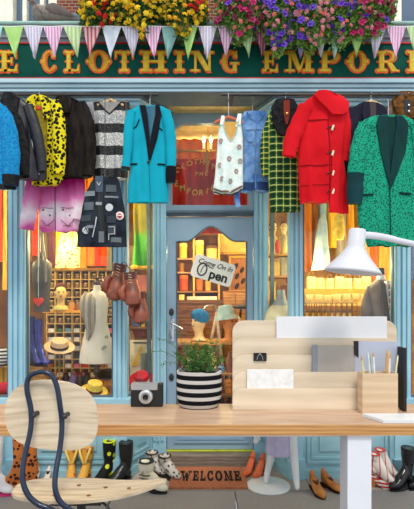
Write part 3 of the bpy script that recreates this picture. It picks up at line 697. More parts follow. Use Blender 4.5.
# 9 camisole
cam = mat('camisole_mint', C(206,228,220), .5, c2=C(238,242,232), ns=14, bp=.5, bs=60)
g = Garment('beaded_camisole', 'pale mint beaded camisole top with dark hem hanging in front of the door', 'top', 3.38, .03, .01, seed=9, group=CO)
g.begin([(124,220,241),(135,218,242.5),(150,217,243),(175,215,243),(190,213,243),(194,214,232)]); g.body(cam)
for a, b, c, d in ((221,125,222.5,116),(223,125,223.5,116),(236,127,239,114),(239.5,125,240.5,114)):
    g_ = MB(); g_.tube([P(a,b,3.36), P((a+c)/2,(b+d)/2,3.37), P(c,d,3.38)], .010, 6, .006); part(g_, 'strap', cam, g.root)
g.patch('neck_opening', [(123,224,237),(130,225,236),(138,228,234),(142,230,232)], mat('opening_amber', C(216,170,90), .8, c2=C(200,150,70)), .004)  # plain amber patch fills the neck opening
g.line('neck_edge', [(223,122),(225,133),(230.5,143),(236,134),(238,122)], .004, plain(190,196,170))
g.line('hem_trim', [(214,189.5),(222,193),(232,192),(242,187)], .008, plain(120,100,86)); g.line('hem_trim', [(214,192.5),(222,196),(232,195),(242,190)], .006, plain(60,60,58))
for (x, y) in ((221,142),(239,148),(229,160),(220,166),(236,172),(230,182),(240,162),(222,180)):
    mb = MB(); xx, zz = X(x,3.38), Z(y,3.38); c = Vector((xx, g.surf(xx, zz)-.003, zz))
    for k in range(6): mb.ell(c+Vector((.011*math.cos(k*PI/3), 0, .014*math.sin(k*PI/3))), (.008,.004,.008), 6, 4)
    part(mb, 'flower_motif', plain(166,148,138), g.root)
hanger(228.5, 117, 14, 3.38, 'reddish brown wooden hanger of the mint camisole', 'red')
# 10 denim sleeveless shirt
dn = mat('denim_blue', C(60,112,176), .85, c2=C(134,174,220), ns=12, bp=.35, bs=150); dnd = plain(44,70,116,.8)
g = Garment('denim_dress', 'faded blue sleeveless denim dress right of the mint camisole', 'dress', 3.53, .03, .01, seed=10, group=CO)
g.begin([(112,244,266),(116,242,269),(128,242,270),(140,243,269),(165,243,266),(182,241,270),(192,240,270)]); g.body(dn, hemwave=.01)
g.patch('yoke', [(117,244,267),(128,244,268),(131,246,266)], dn, .006); g.patch('pocket', [(134,246,254),(140,246,254),(143,248,252)], dn, .009); g.patch('pocket', [(134,259,267),(140,259,267),(143,261,265)], dn, .009)
g.patch('hem_band', [(183,241,270),(191,240,270)], dnd, .005); g.line('front_placket', [(256,124),(255,150),(255,190)], .006, plain(90,136,190)); g.line('neck_edge', [(247,113),(250,120),(257,125),(263,118),(265,112)], .006, plain(84,120,170))
for y in (132, 146, 160, 174): g.button(255, y, .006, MAT['brass'])
g.line('ribbon', [(264,140),(266,150),(268,162)], .003, dnd)
mb = MB(); mb.tube(smoothpath([P(238,190,3.42),P(237,198,3.40),P(238,207,3.40)],4), [.02]*9, 8, .012); part(mb, 'belt_end', dn, g.root)
hanger(252.5, 113, 10, 3.53, 'light wooden hanger of the blue denim dress')
# 11 tartan coat with fur collar
pla = m_plaid('tartan_green', C(20,66,30), C(190,200,110), C(12,34,18), .052)
g = Garment('tartan_coat', 'dark green tartan coat with black fur collar left of the red duffle coat', 'coat', 3.42, .045, .006, seed=11, group=CO)
g.begin([(105,273,295),(112,270,300),(130,268,303),(170,268,302),(212,270,300)]); g.body(pla)
g.sleeve([(272,115,4),(267,135,5),(265,155,5),(266,176,4)], m_plaid('tartan_sleeve', C(34,80,34), C(206,200,90), C(16,40,20), .04), dy=.0)
furb = mat('black_fur', C(10,10,12), .95, c2=C(40,38,40), ns=30, bp=1, bs=80)
g.patch('fur_collar', [(102,275,293),(108,271,298),(125,272,299),(134,276,296),(138,280,290)], furb, .03); g.patch('lining', [(104,282,288),(116,282,288),(128,284,286)], plain(120,40,26), .036)
g.button(285,118,.009,MAT['brass'],'toggle', .042)
hanger(285.5, 104, 8, 3.42, 'wooden hanger holding the green tartan coat')
# 12 red duffle coat
rd = mat('red_wool', C(196,6,22), .9, c2=C(222,22,34), ns=4, bp=.3, bs=250)
g = Garment('duffle_coat', 'bright red wool duffle coat with toggles', 'coat', 3.28, .05, .007, seed=12, group=CO)
g.begin([(97,312,330),(101,305,342),(108,301,347),(125,299,345),(160,298,342),(190,299,340),(203,300,340)]); g.body(rd, hemwave=.006)
g.patch('front_panel', [(160,330,343),(190,328,347),(214,327,348)], rd, .014, label='darker overlapping front panel')
g.sleeve([(305,108,7),(298,125,8),(291,142,8),(288,158,6.5)], rd, dy=-.035); g.sleeve([(343,107,6),(347,125,5),(346,145,5),(345,160,4)], rd, dy=.02)
g.patch('hood', [(94.5,316,330),(98,312,341),(105,317,348),(114,326,347),(118,330,340)], rd, .035)
g.patch('shoulder_yoke', [(114,301,326),(122,300,326)], rd, .006)
rdd = plain(130,6,16)
g.line('yoke_seam', [(301,122.5),(312,123),(326,122)], .002, rdd); g.line('waist_seam', [(299,167),(315,167.5),(340,166)], .003, rdd); g.line('hem_seam', [(300,187),(328,186)], .002, rdd); g.line('front_edge', [(326,118),(328,150),(327,210)], .003, rdd)
for y in (131, 156, 176, 194):
    lp_ = g.line('toggle_loop', [(325,y),(329,y-2),(333,y)], .004, MAT['black']); g.line('toggle', [(330,y+2),(331.5,y-3)], .008, plain(226,214,180), .012, lp_)
hanger(329, 99, 8, 3.27, 'pale hanger in the hood of the red duffle coat')
# 13 navy coat
g = Garment('navy_coat', 'dark navy coat between the red duffle and green leopard jacket', 'coat', 3.41, .045, .008, seed=13, group=CO)
nv = mat('navy_wool', C(22,22,36), .9, c2=C(38,38,56), ns=6, bp=.3, bs=200)
g.begin([(104,359,379),(108,353,386),(120,350,390),(160,346,392),(188,342,390),(190,343,390)]); g.body(nv)
g.sleeve([(354,112,7),(348,135,8),(342,160,7.5),(340,188,6.5)], nv, dy=-.03)
g.patch('lapel', [(104,361,367),(115,360,368),(130,362,367)], nv, .014); g.patch('lining', [(105,366,374),(118,367,374),(126,369,371)], plain(70,60,60), .004)
hanger(371, 101, 10, 3.41, 'pale wooden hanger of the navy coat')
# 14 brown jacket with fur collar
g = Garment('brown_jacket', 'worn brown leather jacket with fur collar behind the green leopard jacket', 'jacket', 3.48, .05, .01, seed=14, group=CO)
bl = mat('brown_leather', C(96,72,56), .5, c2=C(140,106,80), ns=12, bp=.4, bs=40); bf = mat('brown_fur', C(62,38,16), .95, c2=C(128,84,40), ns=30, bp=1, bs=70)
g.begin([(97,394,412),(104,388,424),(115,383,436),(150,382,440),(190,384,440)]); g.body(bl)
g.patch('fur_collar', [(95,397,409),(102,390,418),(112,391,424),(122,397,420)], bf, .035); g.patch('lining', [(104,400,406),(114,400,406),(118,402,404)], MAT['black'], .04)
for y in (110, 116): g.button(404, y, .008, MAT['chrome'], 'snap', .046)
hanger(404, 99, 10, 3.48, 'hanger inside the brown fur-collared jacket at the far right')
# 15 green leopard long jacket
gleo = m_spots('leopard_green', C(8,146,110), C(6,76,66), 80, .52, bg2=C(28,166,130))
g = Garment('leopard_jacket', 'long emerald green leopard print jacket with dark shawl lapels', 'jacket', 3.24, .05, .008, seed=15, group=CO)
g.begin([(117,371,406),(121,362,414),(132,357,418),(165,356,417),(200,357,416),(225,358,417),(242,366,418),(246,368,418)]); g.body(gleo, hemwave=.008)
g.sleeve([(364,126,7),(358,145,8),(354,175,8),(353,205,7)], gleo, dy=-.035, cuff=(plain(10,56,60,.8), 6)); g.sleeve([(413,126,6),(417,145,7),(420,175,7),(421,205,7)], gleo, dy=-.03, cuff=(plain(10,56,60,.8), 6))
g.patch('lining', [(119,383,395),(140,383,396),(165,384,390),(182,386,388)], mat('lining_green', C(2,54,50), .8, c2=C(4,40,40)), .003)
lg = mat('lapel_green', C(2,44,46), .8, c2=C(4,56,54))
g.patch('lapel', [(118,377,385),(126,374,384),(155,378,386),(188,386,388)], lg, .012); g.patch('lapel', [(118,393,399),(126,394,406),(155,390,402),(188,386,389)], lg, .012)
g.line('pocket_piping', [(360,196),(371,196)], .008, lg); g.line('pocket_piping', [(396,195),(408,195)], .008, lg); g.button(387, 190, .010, lg); g.line('front_edge', [(387,190),(387.5,243)], .003, lg)
hanger(388, 117, 14, 3.24, 'orange-brown wooden hanger of the green leopard jacket', 'red')
# ---------------------------------------------------------------- desk
DF, DB, DZ = 2.50, 2.99, .75
dw = m_wood('desk_oak', C(176,142,114), C(214,184,156), (1.1, 9, 9), .42, .08); de = m_wood('desk_edge', C(176,120,66), C(216,164,102), (1.4, 3, 30), .45, .1)
dk_ = thing('desk', 'long oak topped desk with thick white legs standing before the shop', 'desk', (-.05, 2.75, 0))
mb = MB(); mb.box(-1.75, 1.65, DF, DB, DZ-.062, DZ); top = part(mb, 'desk_top', dw, dk_, smooth=False, bevel=.004)
mb = MB(); mb.box(-1.75, 1.65, DF-.006, DF, DZ-.061, DZ-.003); part(mb, 'front_edge', de, top, 'warmer brown sawn front edge')
lw = plain(232,234,240,.45,var=.02)
for xx in (.785, -1.45):
    mb = MB(); mb.box(xx, xx+.135, 2.515, 2.66, 0, DZ-.062); part(mb, 'leg', lw, dk_, smooth=False, bevel=.004)
mb = MB(); mb.box(-1.32, .785, 2.60, 2.63, DZ-.10, DZ-.062); part(mb, 'rail', lw, dk_, smooth=False)
for xx in (.81, -1.425):
    mb = MB(); mb.box(xx, xx+.085, 2.66, 2.95, DZ-.10, DZ-.062); part(mb, 'side_rail', lw, dk_, smooth=False)
# ---------------------------------------------------------------- chair
chd = 2.2
ch = thing('desk_chair', 'pale plywood chair with dark blue bent steel tube frame in front of the desk', 'chair', (X(92,2.2), 2.25, 0))
ply = m_stripe('chair_plywood', C(222,204,176), C(206,186,156), 2, .018, .6, .45)
m, nt, b = newmat('chair_wood'); v = coords(nt, (1.5, 1.5, 22)); n1 = noi(nt, v, 2.2, 5)
fin(nt, b, ramp(nt, n1, [(.3, C(196,172,140)), (.5, C(222,202,172)), (.7, C(234,216,188))]), .45); chw = m
m, nt, b = newmat('seat_wood'); v = coords(nt, (2, 22, 2)); n1 = noi(nt, v, 2.2, 5)
fin(nt, b, ramp(nt, n1, [(.3, C(176,152,124)), (.5, C(200,180,150)), (.7, C(216,198,170))]), .45); sw_ = m
edge = plain(236,224,200,.5)
# backrest: curved shell, rounded super-ellipse outline, turned a little
def shell(cx, cy, cz, w, h, yaw, curve, th, ex=3.2, skew=0, n=40, m=7):
    rs = []
    rows = []
    M = Matrix.Translation((cx,cy,cz)) @ Matrix.Rotation(yaw,4,'Z')
    mbf = MB(); 
    def pt(u, v_, o):   # u,v unit disc
        x = u*w/2; z = v_*h/2 + skew*x
        return M @ Vector((x, curve*(x*x)/(w*w/4)+o, z))
    for o in (-th/2, th/2):
        base = len(mbf.v); mbf.v.append(pt(0,0,o))
        for k in range(1, m+1):
            for q in range(n):
                a = 2*PI*q/n; c, s_ = math.cos(a), math.sin(a); r = (abs(c)**ex+abs(s_)**ex)**(-1/ex)*k/m
                mbf.v.append(pt(c*r, s_*r, o))
        for q in range(n):
            f = [base, base+1+q, base+1+(q+1)%n]; mbf.f.append(f if o > 0 else f[::-1])
        for k in range(m-1):
            for q in range(n):
                a0 = base+1+k*n; f = [a0+q, a0+n+q, a0+n+(q+1)%n, a0+(q+1)%n]; mbf.f.append(f if o > 0 else f[::-1])
    t = 1+(m-1)*n; B = 1+m*n
    for q in range(n): mbf.f.append([t+q, t+(q+1)%n, B+t+(q+1)%n, B+t+q])
    return mbf
bk = shell(X(53,2.2), 2.22, Z(416,2.2), 89*2.2/F, 70*2.2/F, math.radians(6), -.045,   .012, 2.6, skew=-.10)
bko = part(bk, 'backrest', chw, ch)
TD = 2.15
lpts = [(22.5,478,2.05),(24.5,457,2.09),(30.5,430,2.14),(31,410,2.15),(27,390,2.15),(28,379,2.155),(34,373.5,2.16),(44,372,2.16),(52,376,2.16),(57,387,2.155),(60,405,2.15),(62,425,2.15),(60,448,2.12),(56,470,2.07),(55,487,2.035),(59,500,2.03),(68,508.5,2.03),(80,516,2.06),(94,514,2.15)]
pre = [(76,514,2.15),(62,516,2.06),(50,509,2.03),(38,504,2.03),(27.5,494,2.035)]
mb = MB(); mb.tube(smoothpath([P(*p) for p in pre+lpts], 6), .0125, 12); part(mb, 'tube_frame', MAT['navy'], ch)
for (x, y) in ((34.5,414.5),(65.5,415.5)):
    mb = MB(); c = P(x, y, 2.17); mb.tube([c+Vector((-.012,-.02,0)), c+Vector((.004,.03,0))], .012, 10); mb.ell(c+Vector((0,-.015,0)), .015); part(mb, 'bolt', MAT['iron'], bko)
# seat: egg outline in plan, slightly dished
so = []
for (x, y) in ((-.93,2.14),(-.88,2.08),(-.76,2.045),(-.62,2.04),(-.48,2.07),(-.36,2.12),(-.25,2.19),(-.20,2.245),(-.225,2.285),(-.32,2.32),(-.45,2.36),(-.60,2.40),(-.76,2.40),(-.88,2.36),(-.94,2.27)): so.append((x, 2.065+(y-2.04)*.75, 0))
so2 = smoothpath(so+[so[0]], 4)[:-1]; cx_, cy_ = -.62, 2.195; sz = .517
mb = MB(); m_ = 7; n_ = len(so2)
def seatz(x, y):
    u = (x-cx_)/.42; return sz-.018*(1-min(u*u,1))+ (.022*max(0,u)**3) + .006*((y-cy_)/.18)**2
for o in (0, .014):
    base = len(mb.v); mb.v.append(Vector((cx_, cy_, seatz(cx_, cy_)+o)))
    for k in range(1, m_+1):
        for p in so2:
            x = cx_+(p.x-cx_)*k/m_; y = cy_+(p.y-cy_)*k/m_; mb.v.append(Vector((x, y, seatz(x, y)+o)))
    for q in range(n_):
        mb.f.append([base, base+1+q, base+1+(q+1)%n_])
        for k in range(m_-1): a0 = base+1+k*n_; mb.f.append([a0+q, a0+n_+q, a0+n_+(q+1)%n_, a0+(q+1)%n_])
t = 1+(m_-1)*n_; B = 1+m_*n_
for q in range(n_): mb.f.append([t+q, t+(q+1)%n_, B+t+(q+1)%n_, B+t+q])
st = part(mb, 'seat', sw_, ch)
for (x, y) in ((-.72,2.13),(-.56,2.13),(-.50,2.22),(-.64,2.25),(-.38,2.19)):
    mb = MB(); z = seatz(x, y)+.014; mb.lathe([(.011,z-.004),(.011,z+.0015),(.006,z+.003),(0,z+.003)], (x,y,0), 12); part(mb, 'screw', plain(120,70,44,.4), st)
mb = MB()
mb.tube([(-.62,2.22,.485),(-.62,2.22,.24)], .022, 12); mb.box(-.74,-.5,2.12,2.30,.470,.492); part(mb, 'column', MAT['iron'], ch)
for k in range(5):
    a = k*2*PI/5+.3; e = Vector((-.62+.28*math.cos(a), 2.22+.28*math.sin(a), .07)); mb = MB()
    mb.tube([(-.62,2.22,.25), (-.62+.14*math.cos(a), 2.22+.14*math.sin(a), .14), e], [.016,.014,.012], 8); l_ = part(mb, 'foot', MAT['iron'], ch)
    mb = MB(); mb.lathe([(.0,-.012),(.03,-.012),(.03,.012),(0,.012)], e-Vector((0,0,.04)), 14, M=Matrix.Rotation(PI/2,4,'X')); mb.tube([e, e-Vector((0,0,.03))], .008, 6); part(mb, 'caster', MAT['black'], l_)
mb = MB(); mb.tube(smoothpath([(-.50,2.13,.485),(-.46,2.10,.47),(-.45,2.09,.44),(-.47,2.09,.41)],4), .006, 6); part(mb, 'lever', MAT['iron'], ch)
# ---------------------------------------------------------------- desk organizer
og = thing('desk_organizer', 'stepped pale plywood letter organizer with rounded corners on the desk', 'organizer', (X(315,2.9), 2.9, DZ))
ow = m_wood('organizer_ply', C(212,192,164), C(230,212,186), (1.0, 6, 6), .5, .05)
ys = [388.5, 372, 355, 338, 320.5]; od = [2.83, 2.863, 2.896, 2.929, 2.962]
for i, (y, d) in enumerate(zip(ys, od)):
    x0, x1 = X(232.5, d), X(397 if i > 0 else 364, d); zt_ = Z(y, d); r = .075 if i else .06; pts = [(x0, DZ), (x1, DZ)]
    if i: pts += [(x1, zt_-r)]+[(x1-r+r*math.cos(a*PI/16), zt_-r+r*math.sin(a*PI/16)) for a in range(1, 8)]+[(x1-r, zt_)]
    else: pts += [(x1, zt_)]
    pts += [(x0+r-r*math.sin(a*PI/16), zt_-r+r*math.cos(a*PI/16)) for a in range(0, 9)]
    mb = MB(); mb.prism(pts, d, d+.009); part(mb, 'panel', ow, og, smooth=False, bevel=.0015)
mb = MB(); mb.box(X(234,2.83), X(397,2.962)-.02, 2.8395, 2.8625, DZ+.0, DZ+.008); part(mb, 'base', ow, og)
def upright(name, x0, x1, y0, yb, d, th, m, label, cat, tilt=0, extra=None):
    mb = MB(); mb.box(X(x0,d), X(x1,d), d, d+th, DZ+.0005 if yb is None else Z(yb,d), Z(y0,d)); o = solo(mb, name, m, label, cat, smooth=False, bevel=.0015); return o
bn = thing('paper_box', 'long flat white box standing in the back slot of the organizer', 'box', (X(331,2.94), 2.945, DZ))
mb = MB(); mb.box(X(276.5,2.941), X(387,2.941), 2.941, 2.958, DZ, Z(316.5,2.941)); part(mb, 'body', plain(228,228,230,.5,var=.02), bn, smooth=False, bevel=.001)
nb = thing('notebook', 'grey notebook with darker spine standing in the middle slot of the organizer', 'notebook', (X(334,2.88), 2.88, DZ))
mb = MB(); mb.box(X(317.5,2.876), X(355,2.876), 2.876, 2.890, DZ, Z(346,2.876)); part(mb, 'cover', plain(176,168,160,.7,var=.06), nb, smooth=False, bevel=.001)
mb = MB(); mb.box(X(312.5,2.876), X(317.4,2.876), 2.874, 2.892, DZ, Z(345,2.876)); part(mb, 'spine', plain(140,146,156,.6,var=.06), nb, 'darker blue-grey spine', smooth=False, bevel=.001)
mb = MB(); mb.box(X(247,2.843), X(293.5,2.843), 2.843, 2.858, DZ+.009, Z(369.5,2.843))
mm, nt, b = newmat('marbled_card'); v = coords(nt); n1 = noi(nt, v, 30, 6); fin(nt, b, ramp(nt, n1, [(.3, C(222,222,220)), (.6, C(240,240,238))]), .5)
solo(mb, 'white_card', mm, 'white marbled card box standing in the front slot of the organizer', 'card', smooth=False, bevel=.001)
bc = thing('binder_clip', 'small black binder clip on the third panel of the organizer', 'clip', P(259.5, 361, 2.895))
mb = MB(); mb.box(X(253.5,2.89), X(266.5,2.89), 2.886, 2.891, Z(361,2.89), Z(353.3,2.89)); mb.box(X(253.5,2.89), X(266.5,2.89), 2.886, 2.912, Z(354.3,2.89), Z(353.3,2.89)); part(mb, 'jaw', MAT['black'], bc, smooth=False)
mb = MB(); mb.tube(smoothpath([P(257,360,2.884),P(258,356,2.883),P(260,354,2.883),P(262,356,2.883),P(263,360,2.884)],4), .0016, 6); part(mb, 'handle', MAT['chrome'], bc)
fo = thing('file_folder', 'pale blue-grey file folder with black corner standing behind the pencil box', 'folder', (X(377,2.87), 2.87, DZ))
mb = MB(); mb.box(X(355,2.873), X(399,2.873), 2.8725, 2.8745, DZ, Z(341.5,2.873)); part(mb, 'cover', plain(182,188,206,.6,var=.04), fo, smooth=False)
mb = MB(); mb.prism([(X(353.5,2.869), Z(341,2.869)), (X(358.5,2.869), Z(341,2.869)), (X(358.5,2.869), Z(357.5,2.869)), (X(354.5,2.869), Z(355,2.869))], 2.868, 2.8722); part(mb, 'corner', MAT['black'], fo, 'black corner', smooth=False)
mb = MB(); mb.box(X(399.5,2.84), X(402.5,2.84), 2.78, 2.90, DZ, Z(347,2.84)); solo(mb, 'black_book', MAT['black'], 'thin black book standing edge-on right of the pencil box', 'book', smooth=False, bevel=.001)
# pencil box
pb = thing('pencil_box', 'oak desk box holding pencils and brushes at the right of the organizer', 'pencil box', (X(381,2.72), 2.76, DZ))
x0, x1, y0, y1, zt_ = X(362.5,2.72), X(398,2.72), 2.72, 2.81, Z(373.5,2.72)
pwood = m_wood('pencil_box_oak', C(204,172,136), C(224,196,162), (1, 6, 10), .5)
mb = MB(); t = .007; mb.box(x0,x1,y0,y0+t,DZ,zt_); mb.box(x0,x1,y1-t,y1,DZ,zt_); mb.box(x0,x0+t,y0+t,y1-t,DZ,zt_); mb.box(x1-t,x1,y0+t,y1-t,DZ,zt_); mb.box(x0+t,x1-t,y0+t,y1-t,DZ,DZ+.012)
part(mb, 'body', pwood, pb, smooth=False)
for i, (xb, xt, yt, c, lab) in enumerate(((370,361,356,(226,214,140),'pale yellow pencil leaning left in the pencil box'),(373,368,352,(214,222,216),'white paintbrush leaning left in the pencil box'),(376,370,349,(176,190,180),'grey green pencil, tallest on the left in the pencil box'),(377,373,352,(240,240,240),'white pencil standing left of centre in the pencil box'),(384,387,349,(206,160,96),'orange tipped wooden brush standing upright in the pencil box'),(386,389,350,(222,190,140),'tan wooden pencil right of the orange tipped brush'),(388,390,354,(236,236,232),'white pencil upright right of centre in the pencil box'),(391,398,355,(226,226,180),'pale pencil leaning to the right in the pencil box'))):
    a = P(xb, 385, 2.75+.006*i); a.z = DZ+.02; bq = P(xt, yt, 2.742+.007*i); top_ = bq
    pr = thing('pencil', lab, 'pencil', a, 'pencils in the oak box'); d = (top_-a); mb = MB(); mb.tube([a, a+d*.92], .0056, 8); part(mb, 'shaft', plain(*c), pr)
    mb = MB(); mb.tube([a+d*.92, a+d*.97, top_], [.006,.004,.001], 8); part(mb, 'tip', plain(*(c if i % 3 else (210,150,60))), pr)
mb = MB(); mb.prism([(X(362,2.66),2.66),(X(383,2.52),2.515),(X(452,2.52),2.515),(X(440,2.66),2.66)], DZ+.0005, DZ+.021, ax='z'); solo(mb, 'white_tablet_slab', plain(222,224,226,.4,var=.02), 'flat white slab lying at the right end of the desk in front of the pencil box', 'slab', smooth=False, bevel=.003)
# ---------------------------------------------------------------- lamp
LD = 2.6
lm = thing('desk_lamp', 'white desk lamp with wide cone shade over the right of the desk', 'lamp', (X(446,2.8), 2.8, DZ))
lwm = plain(212,212,218,.35,var=.02)
ax = (P(358,230,LD)-P(353,272,LD)); ax.normalize()
M = ax.to_track_quat('Z','Y').to_matrix().to_4x4()
sc_ = LD/F; base_c = P(352.5, 272.5, LD)
prof = [(27.5*sc_,0),(27.8*sc_,1.5*sc_),(17.5*sc_,13*sc_),(10.5*sc_,22.5*sc_),(8.6*sc_,26*sc_),(8.4*sc_,42*sc_),(7.4*sc_,43.5*sc_),(.001,43.6*sc_)]
inn = [(.001,40*sc_),(7.4*sc_,39*sc_),(7.6*sc_,26*sc_),(9.6*sc_,22*sc_),(16.6*sc_,12.5*sc_),(26.6*sc_,.6*sc_)]
mb = MB(); n = 40; rs = []
for r, z in inn+prof: rs.append([base_c + (M @ Vector((r*math.cos(2*PI*q/n), r*math.sin(2*PI*q/n), z))) for q in range(n)])
mb.rings(rs, cap=True); shd = part(mb, 'lamp_shade', lwm, lm)
mb = MB(); mb.ell(base_c+M @ Vector((0,0,16*sc_)), .032); part(mb, 'bulb', plain(240,236,220,.3), lm)
arm_l = smoothpath([P(357,235,LD), P(372,235.5,LD), P(388,238,LD+.01), P(402,241.5,LD+.03), P(430,247,LD+.1), P(446,250,2.8)], 5)
mb = MB(); mb.tube(arm_l, [.022*(1-.3*i/len(arm_l)) for i in range(len(arm_l))], 10, [.012]*len(arm_l)); part(mb, 'arm', lwm, lm)
mb = MB(); mb.ell(P(357.5,236,LD), (.03,.028,.03)); part(mb, 'joint', plain(206,206,210,.4), lm)
mb = MB(); mb.tube([P(446,250,2.8), (X(446,2.8), 2.8, DZ+.02)], .013, 10); part(mb, 'pole', lwm, lm)
mb = MB(); mb.lathe([(0,0),(.10,0),(.10,.016),(.03,.024),(0,.024)], (X(446,2.8),2.8,DZ), 30); part(mb, 'base', lwm, lm)
# ---------------------------------------------------------------- camera on the desk
KD = 2.90
km = thing('vintage_camera', 'black and silver vintage film camera standing on the desk', 'camera', (X(146.5,KD), KD+.04, DZ))
x0, x1 = X(130.5,KD), X(162.5,KD); zt_ = Z(384,KD)
mb = MB(); mb.box(x0, x1, KD, KD+.07, DZ, zt_); part(mb, 'body', MAT['black'], km, smooth=False, bevel=.008)
mb = MB(); mb.box(x0+.003, x1-.032, KD-.004, KD+.06, Z(390,KD), zt_+.002); part(mb, 'top_plate', mat('camera_silver', C(176,178,180), .35, .4, .05), km, 'silver top plate', smooth=False, bevel=.002)
mb = MB(); c = P(146,396.5,KD); RX = Matrix.Rotation(PI/2,4,'X')
mb.lathe([(.045,0),(.045,.018),(.040,.024),(.030,.026),(.026,.018),(.001,.018)], c, 30, M=RX); ln = part(mb, 'lens_ring', mat('lens_silver', C(196,198,200), .3, .4, .05), km, 'pale silver lens ring')
mb = MB(); mb.lathe([(.019,.018),(.019,.028),(.014,.029),(.010,.026),(0,.025)], c, 24, M=RX); part(mb, 'lens_glass', mat('lens_black', C(10,10,14), .08), ln)
mb = MB(); mb.lathe([(.009,0),(.009,.006),(0,.006)], P(158.8,388,KD), 12, M=RX); part(mb, 'viewfinder', MAT['iron'], km)
mb = MB(); mb.lathe([(.008,0),(.008,.007),(0,.007)], (x1-.02,KD+.03,zt_), 12); part(mb, 'shutter_button', MAT['chrome'], km)
# ---------------------------------------------------------------- striped basket with plant
PD = 2.86
pc = Vector((X(199,PD), PD+.06, DZ)); k = PD/F
pt_ = thing('striped_basket', 'black and white striped crocheted basket used as a plant pot', 'basket', pc)
m, nt, b = newmat('knit_stripe'); v = coords(nt); s_ = nt.nodes.new('ShaderNodeSeparateXYZ'); nt.links.new(v, s_.inputs[0])
t = mth(nt, 'FRACT', mth(nt, 'MULTIPLY', mth(nt, 'ADD', s_.outputs[2], .025), 1/.0525)); f = mth(nt, 'GREATER_THAN', t, .56)
kn = nt.nodes.new('ShaderNodeTexWave'); kn.inputs['Scale'].default_value = 60; kn.bands_direction = 'Z'; nt.links.new(v, kn.inputs['Vector'])
fin(nt, b, mix(nt, f, C(18,18,24), C(224,220,214)), .95); bump(nt, b, mth(nt, 'ADD', kn.outputs['Fac'], noi(nt, v, 120)), .7, .006)
mb = MB(); rs = []; n = 36
outer = [(.001,.0),(18*k,0),(20.5*k,.012),(22.5*k,.06),(23.2*k,.12),(23*k,.19),(22.8*k,.235)]; inner = [(21.3*k,.235),(21.3*k,.19),(.001,.185)]
for r, z in outer+inner: rs.append([pc+Vector((r*math.cos(2*PI*q/n), r*.82*math.sin(2*PI*q/n), z+(.006*math.sin(3*2*PI*q/n+1) if z > .2 else 0))) for q in range(n)])
mb.rings(rs); part(mb, 'basket_wall', m, pt_)
pl = thing('potted_plant', 'fine leaved green plant growing out of the striped basket', 'plant', pc+Vector((0,0,.187)))
mb = MB(); mb.lathe([(0,.178),(21*k,.178),(20.8*k,.20),(0,.204)], pc, 24, sy=.8); part(mb, 'soil', plain(60,44,34,.95), pl)
sm = MB(); lf = MB(); rr = random.Random(4)
def leafq(mb, c, d, l, w, rr):
    d = d.normalized(); s_ = d.cross(Vector((rr.uniform(-1,1), rr.uniform(-1,1), rr.uniform(-1,1)))).normalized(); nrm = d.cross(s_)*l*.12
    n = len(mb.v); mb.v += [c, c+d*l*.5+s_*w*.5+nrm, c+d*l, c+d*l*.5-s_*w*.5+nrm]; mb.f += [[n,n+1,n+2],[n,n+2,n+3]]
for i in range(46):
    a = rr.uniform(0, 2*PI); sp = rr.uniform(.1, 1); L = rr.uniform(.12, .26)*(1.1-.35*sp)
    p0 = pc+Vector((.08*rr.uniform(-1,1), .05*rr.uniform(-1,1), .20)); d = Vector((math.cos(a)*sp*.65, math.sin(a)*sp*.4, 1)).normalized()
    pts = [p0, p0+d*L*.5, p0+d*L+Vector((math.cos(a)*sp*.05, 0, -.02*sp))]; sp_ = smoothpath(pts, 4); sm.tube(sp_, .0016, 4)
    for p in sp_[2:]:
        for q in range(4): leafq(lf, p, Vector((rr.uniform(-1,1), rr.uniform(-1,1), rr.uniform(-.2,.9))), rr.uniform(.018,.034), .008, rr)
for (xx, yy, xe, ye) in ((185,365,148,352),(186,362,158,338),(188,366,176,330),(184,370,160,366)):   # trailing tendrils to the left
    pts = smoothpath([P(xx,yy,PD+.05), P((xx+xe)/2,(yy+ye)/2-6,PD+.02), P(xe,ye,PD)], 8); sm.tube(pts, .0014, 4)
    for p in pts:
        leafq(lf, p, Vector((rr.uniform(-1,1), rr.uniform(-1,1), rr.uniform(-1,1))), .026, .006, rr)
part(sm, 'stem', plain(70,100,60), pl, kind='stuff'); part(lf, 'leaf', MAT['leaf'], pl, smooth=False, kind='stuff')
# ---------------------------------------------------------------- shop displays
rr = random.Random(11)
def struct_box(name, x0, x1, y0, y1, z0, z1, m): mb = MB(); mb.box(x0, x1, y0, y1, z0, z1); return struct(mb, name, m, bevel=.003)
PZ = .64
def platform(pl, sgn):
    mb = MB()
    if sgn < 0: out = [(-3.25,FY+.07),(LB-.05,FY+.07),(DL-.06,RY-.0),(DL-.06,4.85),(-3.25,4.85)]
    else: out = [(3.25,FY+.07),(RB+.05,FY+.07),(DR+.06,RY-.0),(DR+.06,4.85),(3.25,4.85)][::-1]
    mb.prism(out, PZ-.04, PZ, ax='z'); return trim(mb, MAT['shelf'])
platform(left_plan, -1); platform(right_plan, 1)
struct_box('wall_partition_left', -3.25, DL-.06, 4.86, 4.9, .08, 3.1, mat('partition', C(96,54,24), .8, c2=C(150,98,40), ns=3))
struct_box('wall_partition_right', DR+.06, 3.25, 4.86, 4.9, .08, 3.1, mat('partition_gold', C(150,104,34), .8, c2=C(206,158,62), ns=5))
def hung(name, label, cat, D, rows, m, fold=.012, sleeves=None, group='clothes hanging inside the window', th=.03, seed=None, hook=True):
    g = Garment(name, label, cat, D, th, fold, seed=seed if seed is not None else rr.uniform(0, 9), group=group); g.begin(rows); g.body(m, n=18)
    for s_ in sleeves or []: g.sleeve(s_, m)
    return g
